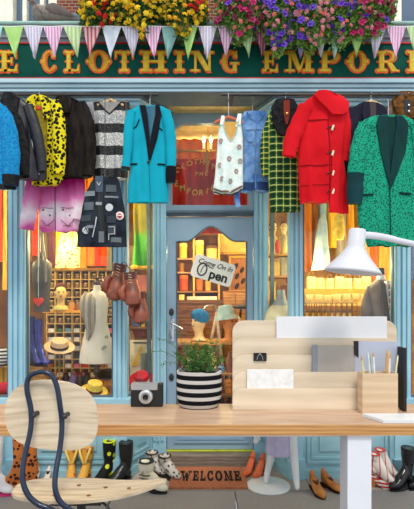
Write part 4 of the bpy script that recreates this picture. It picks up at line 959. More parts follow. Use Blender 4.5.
# left window rail with clothes
LD_ = 4.45
rl = thing('clothes_rail', 'inner clothes rail behind the left window glass', 'rail', (X(70,LD_), LD_, Z(150,LD_))); mb = MB(); mb.tube([(X(-40,LD_),LD_,Z(150,LD_)),(X(150,LD_),LD_,Z(150,LD_))], .012, 8); part(mb, 'bar', MAT['brass'], rl)
for x in (-38, 20, 60, 110, 148):
    mb = MB(); mb.tube([(X(x,LD_),LD_,Z(150,LD_)),(X(x,LD_),LD_,3.10)], .006, 6); part(mb, 'hanging_rod', MAT['brass'], rl)
for (a, b, yb, c, nm, lab) in ((26,34,262,(110,66,36),'coat','brown coat at the left end inside the left window'),(33,41,256,(210,58,30),'dress','orange red dress second from the left inside the left window'),(41,49,268,(104,88,66),'coat','dull olive coat third from the left inside the left window'),(49,56,266,(98,58,66),'dress','dull purple dress inside the left window, fourth from the left'),(56,63,262,(226,186,40),'shirt','yellow shirt hanging left of the cream floral dress'),(79,87,268,(214,140,30),'dress','amber dress hanging right of the cream floral dress'),(87,95,266,(226,110,30),'dress','orange dress hanging left of the red dress inside the left window'),(95,108,266,(222,60,22),'dress','vivid red orange dress hanging near the right of the left window'),(107,114,270,(120,112,90),'coat','grey green coat at the right end inside the left window'),
     (-4,3,262,(176,66,34),'dress','rust dress in the far left window beside the blue post'),(3,10,290,(206,150,50),'coat','mustard coat in the far left window beside the blue post')):
    hung(nm, lab, nm, LD_, [(158,(a+b)/2-1,(a+b)/2+1),(162,a+1,b-1),(190,a+.5,b-.5),(yb-20,a,b),(yb,a-.3,b+.3)], mat('cloth_%d' % (a*7+500), C(*c), .85, c2=C(*[min(255,int(q*1.35)) for q in c]), ns=9, sc=(3,1,.4)), .018)
flo = m_spots('floral_cream', C(236,220,160), C(190,90,50), 26, .45, bg2=C(220,206,120))
g = hung('floral_dress', 'cream floral dress hanging in the middle of the left window', 'dress', 4.2, [(222,66,72),(228,62,76),(245,58,80),(260,56,80),(268,55,80)], flo, .015)
g.patch('collar_panel', [(226,64,73),(239,64,73)], plain(226,204,110), .02)
mb = MB(); mb.tube([P(69,224,4.2), P(69,150,4.45)], .003, 5); solo(mb, 'hanging_cord', MAT['iron'], 'cord holding up the cream floral dress', 'cord')
# wall grid rack
GD = 4.55
gx0, gx1, gy0, gy1, cs = 46.5, 114.3, 270.5, 377, 8.2
gr = thing('grid_shelf', 'pale grid shelf of small square compartments at the back of the left window', 'shelf', (X(80,GD), GD, PZ))
mb = MB(); nx, ny = 8, 12
for i in range(nx+1): x = X(gx0+(gx1-gx0)*i/nx, GD); mb.box(x-.005, x+.005, GD, GD+.09, PZ, Z(gy0,GD))
part(mb, 'upright', plain(216,176,100), gr, smooth=False)
mb = MB(); rowz = [Z(gy0+(gy1-gy0)*j/ny, GD) for j in range(ny+1)]
for z in rowz: mb.box(X(gx0,GD), X(gx1,GD), GD+.003, GD+.088, z-.005, z+.004)
part(mb, 'shelf', plain(220,184,110), gr, smooth=False)
mb = MB(); mb.box(X(gx0,GD), X(gx1,GD), GD+.09, GD+.10, PZ, Z(gy0,GD)); part(mb, 'back_board', plain(96,62,34), gr, smooth=False)
mb = MB(); mb.box(X(gx0-1,GD), X(gx1,GD), GD-.02, GD+.10, Z(gy0,GD)+.004, Z(gy0-2.6,GD)); part(mb, 'top_board', plain(238,176,50), gr, smooth=False)
jar = thing('glass_jar', 'small amber jar in an upper compartment of the grid shelf', 'jar', (0,0,0), 'jars in the grid shelf')
mb = MB(); mb.lathe([(0,0),(.022,0),(.024,.006),(.024,.034),(.017,.042),(0,.042)], n=12); part(mb, 'body', plain(170,112,50,.2,c2=C(110,90,50)), jar); mb = MB(); mb.lathe([(0,.0425),(.019,.0425),(.019,.053),(0,.053)], n=12); part(mb, 'lid', plain(226,196,120,.4), jar)
jar2 = copy_tree(jar); jar2['label'] = 'small dark jar with pale lid in an upper compartment of the grid shelf'
for ch_ in jar2.children:
    if ch_.name.startswith('body'): ch_.data = ch_.data.copy(); ch_.data.materials[0] = plain(70,60,40,.2,c2=C(120,90,40))
cols = [(240,236,226),(200,40,44),(226,120,150),(60,110,60),(120,170,200),(40,60,50),(236,226,180),(180,196,200),(150,60,40),(220,220,224)]
names_ = ['white','red','pink','green','pale blue','dark green','cream','light grey','rust','off-white']
protos = []
for c, nn in zip(cols, names_):
    mb = MB(); mb.box(-.03,.03,-.03,.03,0,.018); mb.box(-.029,.03,-.031,.029,.019,.036); o = solo(mb, 'folded_cloth', plain(*c), 'small folded %s cloth in a lower compartment of the grid shelf' % nn, 'cloth', 'folded cloths in the grid shelf', smooth=False, bevel=.004); protos.append(o)
used = {}
for j in range(ny):
    for i in range(nx):
        xc = X(gx0+(gx1-gx0)*(i+.5)/nx, GD); z = rowz[j+1]+.0045
        if j < 6:
            k = 'a' if rr.random() < .55 else 'b'; src = jar if k == 'a' else jar2; loc = (xc, GD+.04, z)
            if k in used: copy_tree(src, loc)
            else: src.location = loc; used[k] = 1
        else:
            k = rr.choice([0,0,1,2,3,4,5,6,7,8,9,9]); src = protos[k]; loc = (xc, GD+.04, z)
            if k in used: c_ = src.copy(); col.objects.link(c_); c_.location = loc
            else: src.location = loc; used[k] = 1
# mid shelf board
mb = MB(); mb.box(X(46,4.3), X(104,4.3), 4.2, 4.32, Z(312.5,4.3), Z(310,4.3)); 
ms = thing('display_shelf', 'orange wooden shelf board across the middle of the left window display', 'shelf', (X(75,4.3), 4.26, Z(312.5,4.3))); part(mb, 'board', plain(232,164,60), ms, smooth=False)
for x in (46.5, 103.5): mb = MB(); mb.tube([(X(x,4.3),4.26,PZ),(X(x,4.3),4.26,Z(312.5,4.3))], .01, 8); part(mb, 'post', plain(180,120,50), ms)
# ---- mannequin pieces
def loft(mb, c, rows, n=16, M=None):
    """rows: (z, rx, ry, ox, oy)"""
    rs = []
    for r in rows:
        z, rx, ry = r[:3]; ox, oy = (r[3], r[4]) if len(r) > 3 else (0, 0)
        ring = [Vector((ox+rx*math.cos(2*PI*q/n), oy+ry*math.sin(2*PI*q/n), z)) for q in range(n)]
        rs.append([Vector(c)+(M @ p if M else p) for p in ring])
    mb.rings(rs); return mb
def bust_head(root, c, s, m, hair=None, yaw=0, lips=True):
    """face towards -Y; c = base of neck, s = scale (1 = adult head 0.24 high)"""
    M = Matrix.Rotation(yaw, 4, 'Z') @ Matrix.Scale(s, 4); mb = MB(); c = Vector(c)
    loft(mb, c, [(-.02,.11,.07),(0,.085,.06),(.02,.055,.052),(.07,.05,.05,0,-.002),(.10,.052,.062,0,-.012),(.13,.062,.082,0,-.012),(.17,.072,.09,0,-.006),(.22,.076,.094),(.27,.07,.09),(.31,.05,.065),(.335,.015,.02)], 20, M)
    mb.rings([[c+M @ Vector(p) for p in ring] for ring in ([(-.012,-.092,.165),(.012,-.092,.165),(0,-.085,.16)],[(-.016,-.10,.18),(.016,-.10,.18),(0,-.122,.175)],[(-.006,-.09,.215),(.006,-.09,.215),(0,-.098,.215)])])
    for sx in (-1,1): mb.ell(c+M @ Vector((.078*sx,.005,.20)), (.010*s,.02*s,.032*s), 8, 6)
    hd = part(mb, 'head', m, root)
    for sx in (-1,1):
        mb = MB(); mb.ell(c+M @ Vector((.03*sx,-.088,.212)), (.015*s,.006*s,.007*s), 8, 6); part(mb, 'eye', plain(40,34,34), hd)
    mb = MB(); mb.ell(c+M @ Vector((0,-.098,.145)), (.02*s,.007*s,.007*s), 8, 6); part(mb, 'mouth', plain(190,50,50), hd)
    if hair:
        mb = MB(); loft(mb, c, [(.12,.03,.02,0,.08),(.16,.08,.06,0,.04),(.21,.088,.078,0,.028),(.26,.09,.088,0,.014),(.30,.078,.088,0,.004),(.335,.05,.06),(.35,.01,.012)], 18, M); part(mb, 'hair', hair, root)
    return hd
# dark hanging torso form with apron straps
D = 3.95
tf = thing('torso_form', 'dark grey half torso form hanging by grey straps behind the left post', 'mannequin', P(42, 312, D)); k = D/F
mb = MB(); c = P(42, 312, D)
loft(mb, c, [(0,8*k,.05),(.10,7.5*k,.05),(.20,8*k,.055),(.30,9.6*k,.06),(.38,10*k,.06),(.43,9.2*k,.05),(.455,6*k,.035),(.47,3*k,.03),(.50,2.4*k,.028),(.52,2.2*k,.025)], 20)
part(mb, 'torso', mat('torso_dark', C(58,54,50), .5, c2=C(96,90,80), ns=6), tf)
for sx in (-1, 1):
    mb = MB(); mb.tube(smoothpath([P(42+sx*4,282,D-.055), P(42+sx*3.4,262,D-.05), P(41+sx*1.5,240,D), P(41,208,D)],5), .011, 6, .004); part(mb, 'strap', plain(150,146,130), tf)
mb = MB(); h = P(38.5, 301.5, 3.82); pts = []
for q in range(24):
    t = 2*PI*q/24; pts.append((h.x+.0027*16*math.sin(t)**3, h.z+.0027*(13*math.cos(t)-5*math.cos(2*t)-2*math.cos(3*t)-math.cos(4*t))))
mb.prism(pts, 3.81, 3.825); solo(mb, 'heart_ornament', plain(232,70,44), 'flat red heart ornament in front of the dark torso form', 'ornament', smooth=False, bevel=.002)
mb = MB(); mb.tube([P(38.5,298,3.818), P(38.5,262,3.818), P(38.5,215,3.9)], .0015, 5); solo(mb, 'hanging_cord', MAT['white'], 'thin thread from which the red heart hangs', 'cord')
# woman's bust on the shelf
wb = thing('display_bust', 'small painted female mannequin head with dark hair on the orange shelf', 'bust', P(61, 309.8, 4.24))
bust_head(wb, P(61, 309, 4.24)+Vector((0,0,.02)), .66, plain(240,206,130,.5), plain(90,50,30), yaw=.3)
mb = MB(); loft(mb, P(61,309.9,4.24), [(0,.085,.05),(.02,.08,.05),(.04,.05,.04)], 14); part(mb, 'collar', plain(206,196,110), wb)
for i, x in enumerate((72, 79, 88, 96)):
    mb = MB(); c = P(x, 309.9, 4.25); mb.lathe([(0,0),(.03,0),(.036,.03),(.026,.06),(.018,.075),(.024,.085),(0,.085)], c, 14)
    solo(mb, 'ornate_pot', plain(*((206,140,50),(150,96,40),(226,180,70),(120,70,30))[i], .4), ('amber','brown','golden','dark brown')[i]+' little pot on the orange shelf in the left window', 'pot', 'pots on the orange shelf')
# long navy boots
def boot(name, label, loc, rz, H, mu, ms_, L=.26, w=.045, heel=.03, shaft=None, top=1.0, group='shoes and boots below the window', cat='boots', hm=None, lean=0, plat=.0, toe=1.0):
    """one boot: toe towards -Y before rotation"""
    b = thing(name, label, cat, loc, group); M = Matrix.Translation(loc) @ Matrix.Rotation(rz, 4, 'Z'); mb = MB(); z0 = .012+plat
    ank = .09+heel+plat
    pts = [(0,-L*.56,z0+.018),(0,-L*.50,z0+.024),(0,-L*.36,z0+.032),(0,-L*.2,z0+.043+heel*.25),(0,-L*.06,z0+.062+heel*.6),(0,L*.10,ank+.0),(0,L*.17,ank+.05),(lean*.3,L*.17,ank+(H-ank)*.45),(lean,L*.16,H)]
    rx = [.012*toe,.030*toe,w*.98,w*1.0,w*.92,w*.82,w*.80,w*1.05*top,w*1.2*top]; ry = [.010,.020,.029,.038,.046,.054,.050,w*1.2*top,w*1.3*top]
    mb.tube(smoothpath(pts, 4), [a for a in sub4(rx)], 14, [a for a in sub4(ry)], up=(0,-.3,1)); mb.ell((0,L*.20,z0+.03+heel), (w*.78,.035,.035))
    mb.xf(M); part(mb, 'upper', mu, b)
    mb = MB(); n = 20; out = []
    for q in range(n):
        t = 2*PI*q/n; y = -math.cos(t); out.append((w*(1.02 if y < 0 else .8)*math.sin(t)*(.75+.25*min(1,abs(y+1.0)*2+.4)), (y*L*.56 if y < 0 else y*L*.36)))
    base = len(mb.v)
    for dz in (0, .012+plat):
        for (a, y) in out: mb.v.append(Vector((a, y, dz + heel*max(0, min(1, (y+L*.1)/(L*.3))))))
    mb.f.append(list(range(n))[::-1]); mb.f.append([n+q for q in range(n)])
    for q in range(n): mb.f.append([q, (q+1)%n, n+(q+1)%n, n+q])
    mb.xf(M); part(mb, 'sole', ms_, b, smooth=False)
    if heel > .015:
        mb = MB(); rs = []
        for z, f in ((0,.75),(heel*.5,.8),(heel+.004,1)): rs.append([(a*w*.75*f, L*.24+bb*L*.13*f, z) for a, bb in ((-1,-1),(1,-1),(1.05,.2),(.6,.9),(0,1.1),(-.6,.9),(-1.05,.2))])
        mb.rings(rs); mb.xf(M); part(mb, 'heel', hm or ms_, b, smooth=False)
    mb = MB(); e = M @ Vector((lean, L*.16, H)); mb.lathe([(w*1.16*top,-.004),(w*1.24*top,.0),(w*1.16*top,.006),(w*.9*top,.002),(0,-.004)], e, 16, sy=1.1); part(mb, 'top_edge', ms_, b)
    return b
def sub4(a):
    v = smoothpath([(q,0,0) for q in a], 4); return [max(p.x,.003) for p in v]
nvb = mat('boot_navy', C(20,24,96), .25, c2=C(50,60,150), ns=14)
pz_ = Z(366, 3.86)
pb_ = thing('display_plinth', 'wooden plinth under the dark blue boots in the left window', 'plinth', (X(37,3.86), 3.86, PZ)); mb = MB(); mb.box(X(26.5,3.86), X(47,3.86), 3.78, 3.97, PZ, pz_); part(mb, 'body', MAT['shelf'], pb_, smooth=False)
boot('tall_boot', 'tall shiny dark blue boot, left of the pair on the plinth', (X(32.5,3.86), 3.88, pz_), .9, .42, nvb, MAT['black'], L=.2, w=.028, heel=.04, group='dark blue boots on the plinth')
boot('tall_boot', 'tall shiny dark blue boot, right of the pair on the plinth', (X(40.5,3.86), 3.86, pz_), .9, .40, nvb, MAT['black'], L=.2, w=.028, heel=.04, group='dark blue boots on the plinth')
# hats
def hat(label, c, r, m, mband, crown=.09, tilt=(0,0), sy=.85, name='straw_hat', cat='hat', curl=.012, stand=None, flat=True):
    h = thing(name, label, cat, c); M = Matrix.Rotation(tilt[0],4,'X') @ Matrix.Rotation(tilt[1],4,'Y'); q = r*.56
    mb = MB(); mb.lathe([(.001,crown*.96),(q*.7,crown),(q*.92,crown*.93),(q,crown*.7),(q*1.03,.008),(r*.8,.004),(r*.97,.004+curl),(r,curl+.002),(r*.97,curl),(r*.8,-.002),(q,-.002),(q*.97,crown*.7),(.001,crown*.9)], c, 28, sy=sy, M=M); part(mb, 'crown_and_brim', m, h)
    mb = MB(); mb.lathe([(q*1.035,.006),(q*1.05,.01),(q*1.035,.034),(q*1.01,.036)], c, 28, sy=sy, M=M); part(mb, 'hat_band', mband, h)
    return h
c = P(59.5, 348, 4.0); mb = MB()
hs = thing('hat_stand', 'slim wooden stand carrying the pale straw hat', 'stand', (c.x, 4.0, PZ)); mb.tube([(c.x,4.0,PZ),(c.x,4.0,c.z-.004)], .008, 8); part(mb, 'pole', MAT['shelf'], hs); mb = MB(); mb.lathe([(0,0),(.06,0),(.06,.01),(.02,.018),(0,.018)], (c.x,4.0,PZ), 18); part(mb, 'base', MAT['shelf'], hs)
hat('pale straw hat with dark brown band on a stand in the left window', c, .135, plain(226,190,140,.8,ns=60), plain(50,28,20), .085, (.45,.15))
hat('small white hat below the straw hat in the left window', P(58, 366, 3.9), .09, plain(226,220,200), plain(150,130,110), .05, (.1,0)).location.z = PZ+.03
hat('yellow straw boater with brown band at the front of the left window', P(94, 393, 3.80)+Vector((0,0,.01)), .115, plain(240,200,80,.8,ns=60), plain(110,44,20), .10, (.38,.22))
hat('dark felt hat under the cream dress form', Vector((X(107,4.0),4.02,PZ+.12)), .11, plain(44,44,44), plain(30,30,30), .06, (.2,0), name='felt_hat')
for i, (x, c_, lab) in enumerate(((66,(60,34,44),'dark purple'),(73,(110,90,130),'lilac grey'),(80,(70,50,40),'dark brown'),(87,(40,36,40),'black'),(51,(190,100,60),'terracotta'))):
    mb = MB(); mb.lathe([(0,0),(.036,0),(.044,.05),(.03,.10),(.02,.12),(.026,.135),(0,.135)], (X(x,4.12),4.12,PZ), 14); solo(mb, 'vase', plain(*c_, .4), lab+' small vase on the floor of the left window display', 'vase', 'small vases in the left window')
# cream dress form
D = 3.92; k = D/F; c = P(97, 362, D); df = thing('dress_form', 'cream dress form with grey cloth over its shoulder in the left window', 'dress form', (c.x, D, PZ))
crm = mat('form_cream', C(222,208,180), .8, c2=C(240,230,208), ns=5)
mb = MB(); loft(mb, c, [(-.004,17.5*k,.11),(.06,17*k,.115),(.16,14.8*k,.10),(.26,12.2*k,.085),(.36,10*k,.075),(.44,10.6*k,.085),(.50,11.4*k,.09),(.555,11*k,.075),(.60,8*k,.05),(.62,4*k,.04),(.65,3.3*k,.036),(.67,3.2*k,.034)], 26); body_ = part(mb, 'torso', crm, df)
mb = MB(); mb.lathe([(3.0*k,.67),(3.6*k,.68),(3.4*k,.70),(1.6*k,.715),(2.2*k,.735),(0,.745)], c, 16); mb.tube([(c.x,D,PZ),(c.x,D,c.z)], .02, 12); mb.lathe([(0,-.11),(.03,-.11),(.035,-.08),(.022,-.05),(.03,-.02),(.03,0),(0,0)], c, 16); mb.lathe([(0,0),(.10,0),(.10,.012),(.03,.025),(0,.025)], (c.x,D,PZ), 22); part(mb, 'stand', plain(66,44,40,.4), df, 'dark turned wooden stand')
for (x, y) in ((105,347),(106.5,337),(103,348.5)):
    mb = MB(); q = P(x, y, D-.115); 
    for a in range(5): mb.ell(q+Vector((.010*math.cos(a*1.256),0,.010*math.sin(a*1.256))), (.006,.004,.006), 6, 4)
    part(mb, 'embroidered_flower', plain(130,128,110), body_)
mb = MB(); rs = []
for (xl, xr, y, o) in ((86,97,292,-.05),(83,99,296,-.10),(81,100,303,-.125),(83,99,313,-.125),(86,98,322,-.12),(88,97,330,-.112),(88,93,338,-.11)):
    ring = [(X(xl+(xr-xl)*q/8,D), D+o*(.55+.45*math.sin(PI*q/8))+.008*math.sin(q*2.4), Z(y+q*.3,D)) for q in range(9)]; rs.append(ring+[(p[0],p[1]+.012,p[2]) for p in ring[::-1]])
mb.rings(rs); part(mb, 'draped_cloth', m_stripe('scarf_grey', C(150,140,120), C(186,176,154), 0, .05, .5, .9), df)
# far left window bits
mb = MB(); mb.box(X(-30,4.1), X(9,4.1), 4.05, 4.3, PZ, Z(367,4.1)); solo(mb, 'display_box', m_stripe('box_yellow', C(216,170,60), C(170,120,40), 0, .04), 'yellow striped display box in the far left window', 'box', smooth=False, bevel=.004)
mb = MB(); mb.ell((X(1,4.0),4.0,Z(366,4.1)+.09), (.09,.07,.09)); zc = solo(mb, 'round_cushion', m_stripe('zebra', C(30,30,30), C(230,228,220), 2, .03), 'black and white striped round cushion in the far left window', 'cushion')
mb = MB(); mb.ell((X(3,3.82),3.85,PZ+.05), (.07,.06,.05)); solo(mb, 'fabric_ball', plain(196,40,60), 'red fabric bundle at the bottom of the far left window', 'bundle')
# ---- left splay window
D = 4.28
gg = hung('green_dress', 'olive and bright green dress in the narrow window left of the door', 'dress', D, [(190,138,144),(194,134,150),(215,133,152),(240,134,152),(268,132,152)], m_grad('green_dress', [(0,C(60,150,30)),(.4,C(90,176,50)),(.5,C(150,140,40)),(1,C(210,190,70))], 0, .75, .8, 10, .35), .02)
gg.patch('collar', [(192,139,146),(204,141,145)], plain(240,222,120), .02); gg.line('hem_fringe', [(132,267),(142,268),(152,267)], .02, plain(226,170,30))
mb = MB(); mb.tube([P(141,191,D), (X(141,D), D, 3.10)], .003, 5); solo(mb, 'hanging_cord', MAT['iron'], 'cord holding up the green dress left of the door', 'cord')
sh2 = thing('display_shelf', 'stack of dark wooden shelves in the narrow window left of the door', 'shelf', (X(142,4.5), 4.5, PZ)); xa, xb = X(124,4.45), X(154,4.45)
for y in (291, 327, 341, 367): mb = MB(); mb.box(xa, xb, 4.35, 4.6, Z(y,4.4)-.018, Z(y,4.4)); part(mb, 'board', MAT['warmwood'], sh2, smooth=False)
mb = MB(); mb.box(xa, xa+.02, 4.36, 4.6, PZ, Z(275,4.4)); mb.box(xb-.02, xb, 4.36, 4.6, PZ, Z(275,4.4)); part(mb, 'side', MAT['warmwood'], sh2, smooth=False)
def onshelf(name, x0, x1, y0, y1, D, c, label, cat, m=None, dep=.1, bev=.004):
    mb = MB(); mb.box(X(x0,D), X(x1,D), D, D+dep, Z(y1,D), Z(y0,D)); return solo(mb, name, m or plain(*c), label, cat, smooth=False, bevel=bev)
onshelf('hat_box', 133,151, 275,291, 4.4, (196,110,104), 'dusty pink box on the top shelf left of the door', 'box')
onshelf('fabric_roll', 132,140, 300,327, 4.4, (90,96,140), 'grey blue fabric roll standing on the shelf left of the door', 'fabric'); onshelf('fabric_roll', 141,145, 296,327, 4.4, (214,170,50), 'mustard fabric roll standing on the shelf left of the door', 'fabric'); onshelf('fabric_roll', 145.5,151, 304,327, 4.4, (60,60,80), 'dark navy fabric roll standing on the shelf left of the door', 'fabric')
onshelf('old_book', 131,151, 329,337, 4.36, (110,44,34), 'old reddish brown book lying on the shelf left of the door', 'book'); onshelf('folded_blanket', 133,151, 341.2,352, 4.355, (226,180,70), 'golden folded blanket on the third shelf left of the door', 'blanket')
mp = thing('magazine', 'cream fashion magazine with slim yellow figure, below the hanging gloves', 'magazine', P(141,367,4.2)); mb = MB(); mb.box(X(130,4.2), X(152,4.2), 4.2, 4.21, PZ, Z(340,4.2)); mc = part(mb, 'cover', plain(236,220,190), mp, smooth=False)
mb = MB(); mb.prism([(X(132,4.2),Z(366,4.2)),(X(138,4.2),Z(366,4.2)),(X(143,4.2),Z(346,4.2)),(X(140,4.2),Z(346,4.2))], 4.192, 4.2); part(mb, 'printed_figure', plain(232,186,60), mc, smooth=False)
mb = MB()
for i, ch_ in enumerate('ICUT'):
    pass
mb.box(X(133,4.2),X(150,4.2),4.196,4.2,Z(343.5,4.2),Z(342,4.2)); part(mb, 'printed_line', plain(90,76,70), mc, smooth=False)
onshelf('fabric_roll', 141,151, 353,381, 4.10, (120,130,110), 'grey green fabric roll standing in front of the magazine', 'fabric', dep=.06)
hat('red round hat with cream centre behind the vintage camera', P(142,384,4.02)+Vector((0,0,.03)), .12, plain(206,40,50), plain(240,226,180), .09, (.7,0), name='felt_hat')
# ---------------------------------------------------------------- boxing gloves outside
gv = mat('glove_leather', C(96,44,30), .4, c2=C(156,80,52), ns=14, bp=.3, bs=30)
def glove(c, s, rot, lab, lace=True):
    g = thing('boxing_glove', lab, 'glove', c, 'old boxing gloves hanging by the window'); M = Matrix.Translation(c) @ Matrix.Rotation(rot,4,'Y') @ Matrix.Scale(s,4)
    mb = MB(); loft(mb, (0,0,0), [(.02,.042,.034),(0,.044,.036),(-.04,.046,.04),(-.07,.056,.048,.0,-.004),(-.11,.066,.056,0,-.012),(-.155,.066,.06,0,-.022),(-.19,.052,.05,0,-.03),(-.21,.02,.02,0,-.03)], 18); mb.xf(M); part(mb, 'mitt', gv, g)
    mb = MB(); mb.tube(smoothpath([(-.045,-.03,-.045),(-.07,-.045,-.085),(-.066,-.05,-.13),(-.05,-.052,-.155)],4), sub4([.018,.026,.026,.014]), 10); mb.xf(M); part(mb, 'thumb', gv, g)
    mb = MB(); loft(mb, (0,0,0), [(.05,.046,.038),(.048,.05,.042),(.0,.048,.041),(-.004,.044,.036)], 18); mb.xf(M); part(mb, 'cuff', plain(84,34,28,.5), g)
    mb = MB()
    for q in range(4): mb.tube([(-.012,-.041,.035-q*.02),(.012,-.041,.027-q*.02)], .003, 5)
    mb.xf(M); part(mb, 'lace', plain(190,170,140), g)
    return g
glove(P(119,271,3.50), 1.12, .15, 'largest brown boxing glove at the upper left of the hanging bunch'); glove(P(131,279,3.40), 1.0, -.1, 'middle brown boxing glove of the hanging bunch'); glove(P(140,298,3.44), .95, -.05, 'lowest brown boxing glove of the hanging bunch')
mb = MB(); mb.tube(smoothpath([P(119,268,3.5),P(124,262,3.46),P(131,272,3.42),P(134,282,3.42),P(140,292,3.44)],4), .004, 6); mb.tube([P(124,262,3.46),P(126,235,3.5),(X(126,3.5),3.5,2.99)], .003, 5); solo(mb, 'hanging_cord', plain(120,90,70), 'laces from which the brown boxing gloves hang', 'cord')
# ---------------------------------------------------------------- seen through the door
D = 5.45
su = thing('shelving_unit', 'wooden shelf unit with hat boxes seen through the top of the door', 'shelf', (X(196,D), D, .08)); xa, xb = X(172,D), X(219,D)
for y in (232, 258, 272, 291): mb = MB(); mb.box(xa, xb, D, D+.25, Z(y,D)-.018, Z(y,D)); part(mb, 'board', MAT['shelf'], su, smooth=False)
mb = MB()
for x in (172, 193, 218.2): mb.box(X(x,D), X(x,D)+.02, D+.003, D+.25, .08, Z(222,D))
part(mb, 'upright', plain(226,180,90), su, smooth=False); mb = MB(); mb.box(xa, xb, D+.25, D+.27, .08, Z(222,D)); part(mb, 'back_board', plain(120,72,30), su, smooth=False)
def tub(x0, x1, y0, y1, D, c, name, label, cat, band=None, lid=True, group=None):
    k = D/F; r = (x1-x0)/2*k; ctr = Vector((X((x0+x1)/2,D), D+r+.01, Z(y1,D)+.001)); h = (y1-y0)*k; t = thing(name, label, cat, ctr, group)
    mb = MB(); mb.lathe([(0,0),(r*.94,0),(r*.96,h*.75),(0,h*.75)], ctr, 18); part(mb, 'body', plain(*c), t); mb = MB(); mb.lathe([(r*.9,h*.75),(r,h*.75),(r,h*.97),(r*.9,h),(0,h)], ctr, 18); part(mb, 'lid', plain(*(band or c)), t); return t
tub(179,187,243,258,D-.0,(232,196,60),'hat_box','yellow round hat box at the left of the top shelf','hat box',(250,226,110)); tub(195,204,240,258,D,(236,204,90),'hat_box','tall cream yellow hat box in the middle of the top shelf','hat box',(250,230,140)); tub(206,218,245,258,D,(226,196,110),'hat_box','wide hat box with dark lid on the top shelf','hat box',(110,80,40)); tub(206,215,232.2-9,232,D,(240,214,110),'hat_box','hat box on the very top board of the shelf unit','hat box')
tub(179,188,275,290.5,D,(206,84,40),'storage_tin','orange red tin at the left of the shelf unit','tin',(230,110,50)); tub(196,203,279,290.5,D,(190,110,50),'storage_tin','small copper tin on the lower board of the shelf unit','tin'); tub(205,211,281,290.5,D,(214,160,70),'storage_tin','small golden tin on the lower board of the shelf unit','tin'); tub(179,184,263,272,D,(150,96,40),'storage_tin','small brown tin on the second board of the shelf unit','tin')
D = 5.0
ct = thing('wooden_counter', 'dark wooden counter with drawers seen through the door', 'counter', (X(199,D), D, .08)); x0, x1 = X(170,D), X(222,D)
mb = MB(); mb.box(x0, x1, D, D+.35, .08, Z(303,D)); mb.box(x0-.01, x1+.02, D-.02, D+.36, Z(303,D), Z(300,D)); part(mb, 'carcass', MAT['warmwood'], ct, smooth=False)
for (ya, yb) in ((304.5,312),(313.5,324),(325.5,338)):
    for (xa, xb) in ((172,196),(197.5,221)):
        mb = MB(); mb.box(X(xa,D), X(xb,D), D-.012, D, Z(yb,D), Z(ya,D)); d_ = part(mb, 'drawer', m_wood('drawer_wood', C(126,74,30), C(186,122,56), (3,14,14)) if 'drawer_wood' not in bpy.data.materials else bpy.data.materials['drawer_wood'], ct, smooth=False, bevel=.002)
        mb = MB(); cx_ = (X(xa,D)+X(xb,D))/2; cz_ = (Z(ya,D)+Z(yb,D))/2; mb.tube([(cx_-.03,D-.012,cz_),(cx_-.025,D-.03,cz_-.008),(cx_+.025,D-.03,cz_-.008),(cx_+.03,D-.012,cz_)], .005, 6); part(mb, 'handle', MAT['brass'], d_)
onshelf('open_book', 187,217, 296.5,300, 5.05, (246,240,220), 'long white folded cloth lying on the wooden counter', 'cloth'); onshelf('small_box', 179,184, 294.5,300, 5.05, (250,226,130), 'small cream box at the left of the wooden counter', 'box')
D = 5.3
cb = thing('wooden_cabinet', 'brown panelled wooden cabinet at the right seen through the door', 'cabinet', (X(237,D), D, .08)); mb = MB(); mb.box(X(223,D), X(258,D), D, D+.3, .08, Z(291,D)); part(mb, 'carcass', MAT['warmwood'], cb, smooth=False)
for (xa, xb) in ((224,235),(236,247)): mb = MB(); mb.box(X(xa,D), X(xb,D), D-.014, D, .12, Z(293.5,D)); d_ = part(mb, 'door', MAT['shelf'], cb, smooth=False, bevel=.004); mb = MB(); mb.ell((X(xb-1.5 if xa < 230 else xa+1.5,D), D-.02, 1.1), .01); part(mb, 'knob', MAT['brass'], d_)
D = 5.8
for (x0, x1, y0, y1, c, lab) in ((220,247,228,252,(240,206,110),'large bright cream panel in a yellow frame high behind the shop door'),(231,247,258,290,(176,120,60),'brown board with dark oval prints behind the shop door')):
    pf = thing('picture_frame', lab, 'picture', P((x0+x1)/2, y1, D)); mb = MB(); mb.box(X(x0,D), X(x1,D), D, D+.03, Z(y1,D), Z(y0,D)); pn = part(mb, 'picture', plain(*c), pf, smooth=False)
    mb = MB(); f_ = .03
    for bx in ((X(x0,D)-f_,X(x1,D)+f_,Z(y0,D),Z(y0,D)+f_),(X(x0,D)-f_,X(x1,D)+f_,Z(y1,D)-f_,Z(y1,D)),(X(x0,D)-f_,X(x0,D),Z(y1,D),Z(y0,D)),(X(x1,D),X(x1,D)+f_,Z(y1,D),Z(y0,D))): mb.box(bx[0],bx[1],D-.01,D+.03,bx[2],bx[3])
    part(mb, 'frame', plain(220,170,60), pf, smooth=False)
    if x0 > 225:
        for (xx, yy) in ((236,266),(242,270),(237,276),(243,281),(237,286)): mb = MB(); mb.ell(P(xx,yy,D-.002), (.025,.004,.045), 12, 6, M=Matrix.Rotation(.5,4,'Y')); part(mb, 'printed_oval', plain(60,36,24), pn)
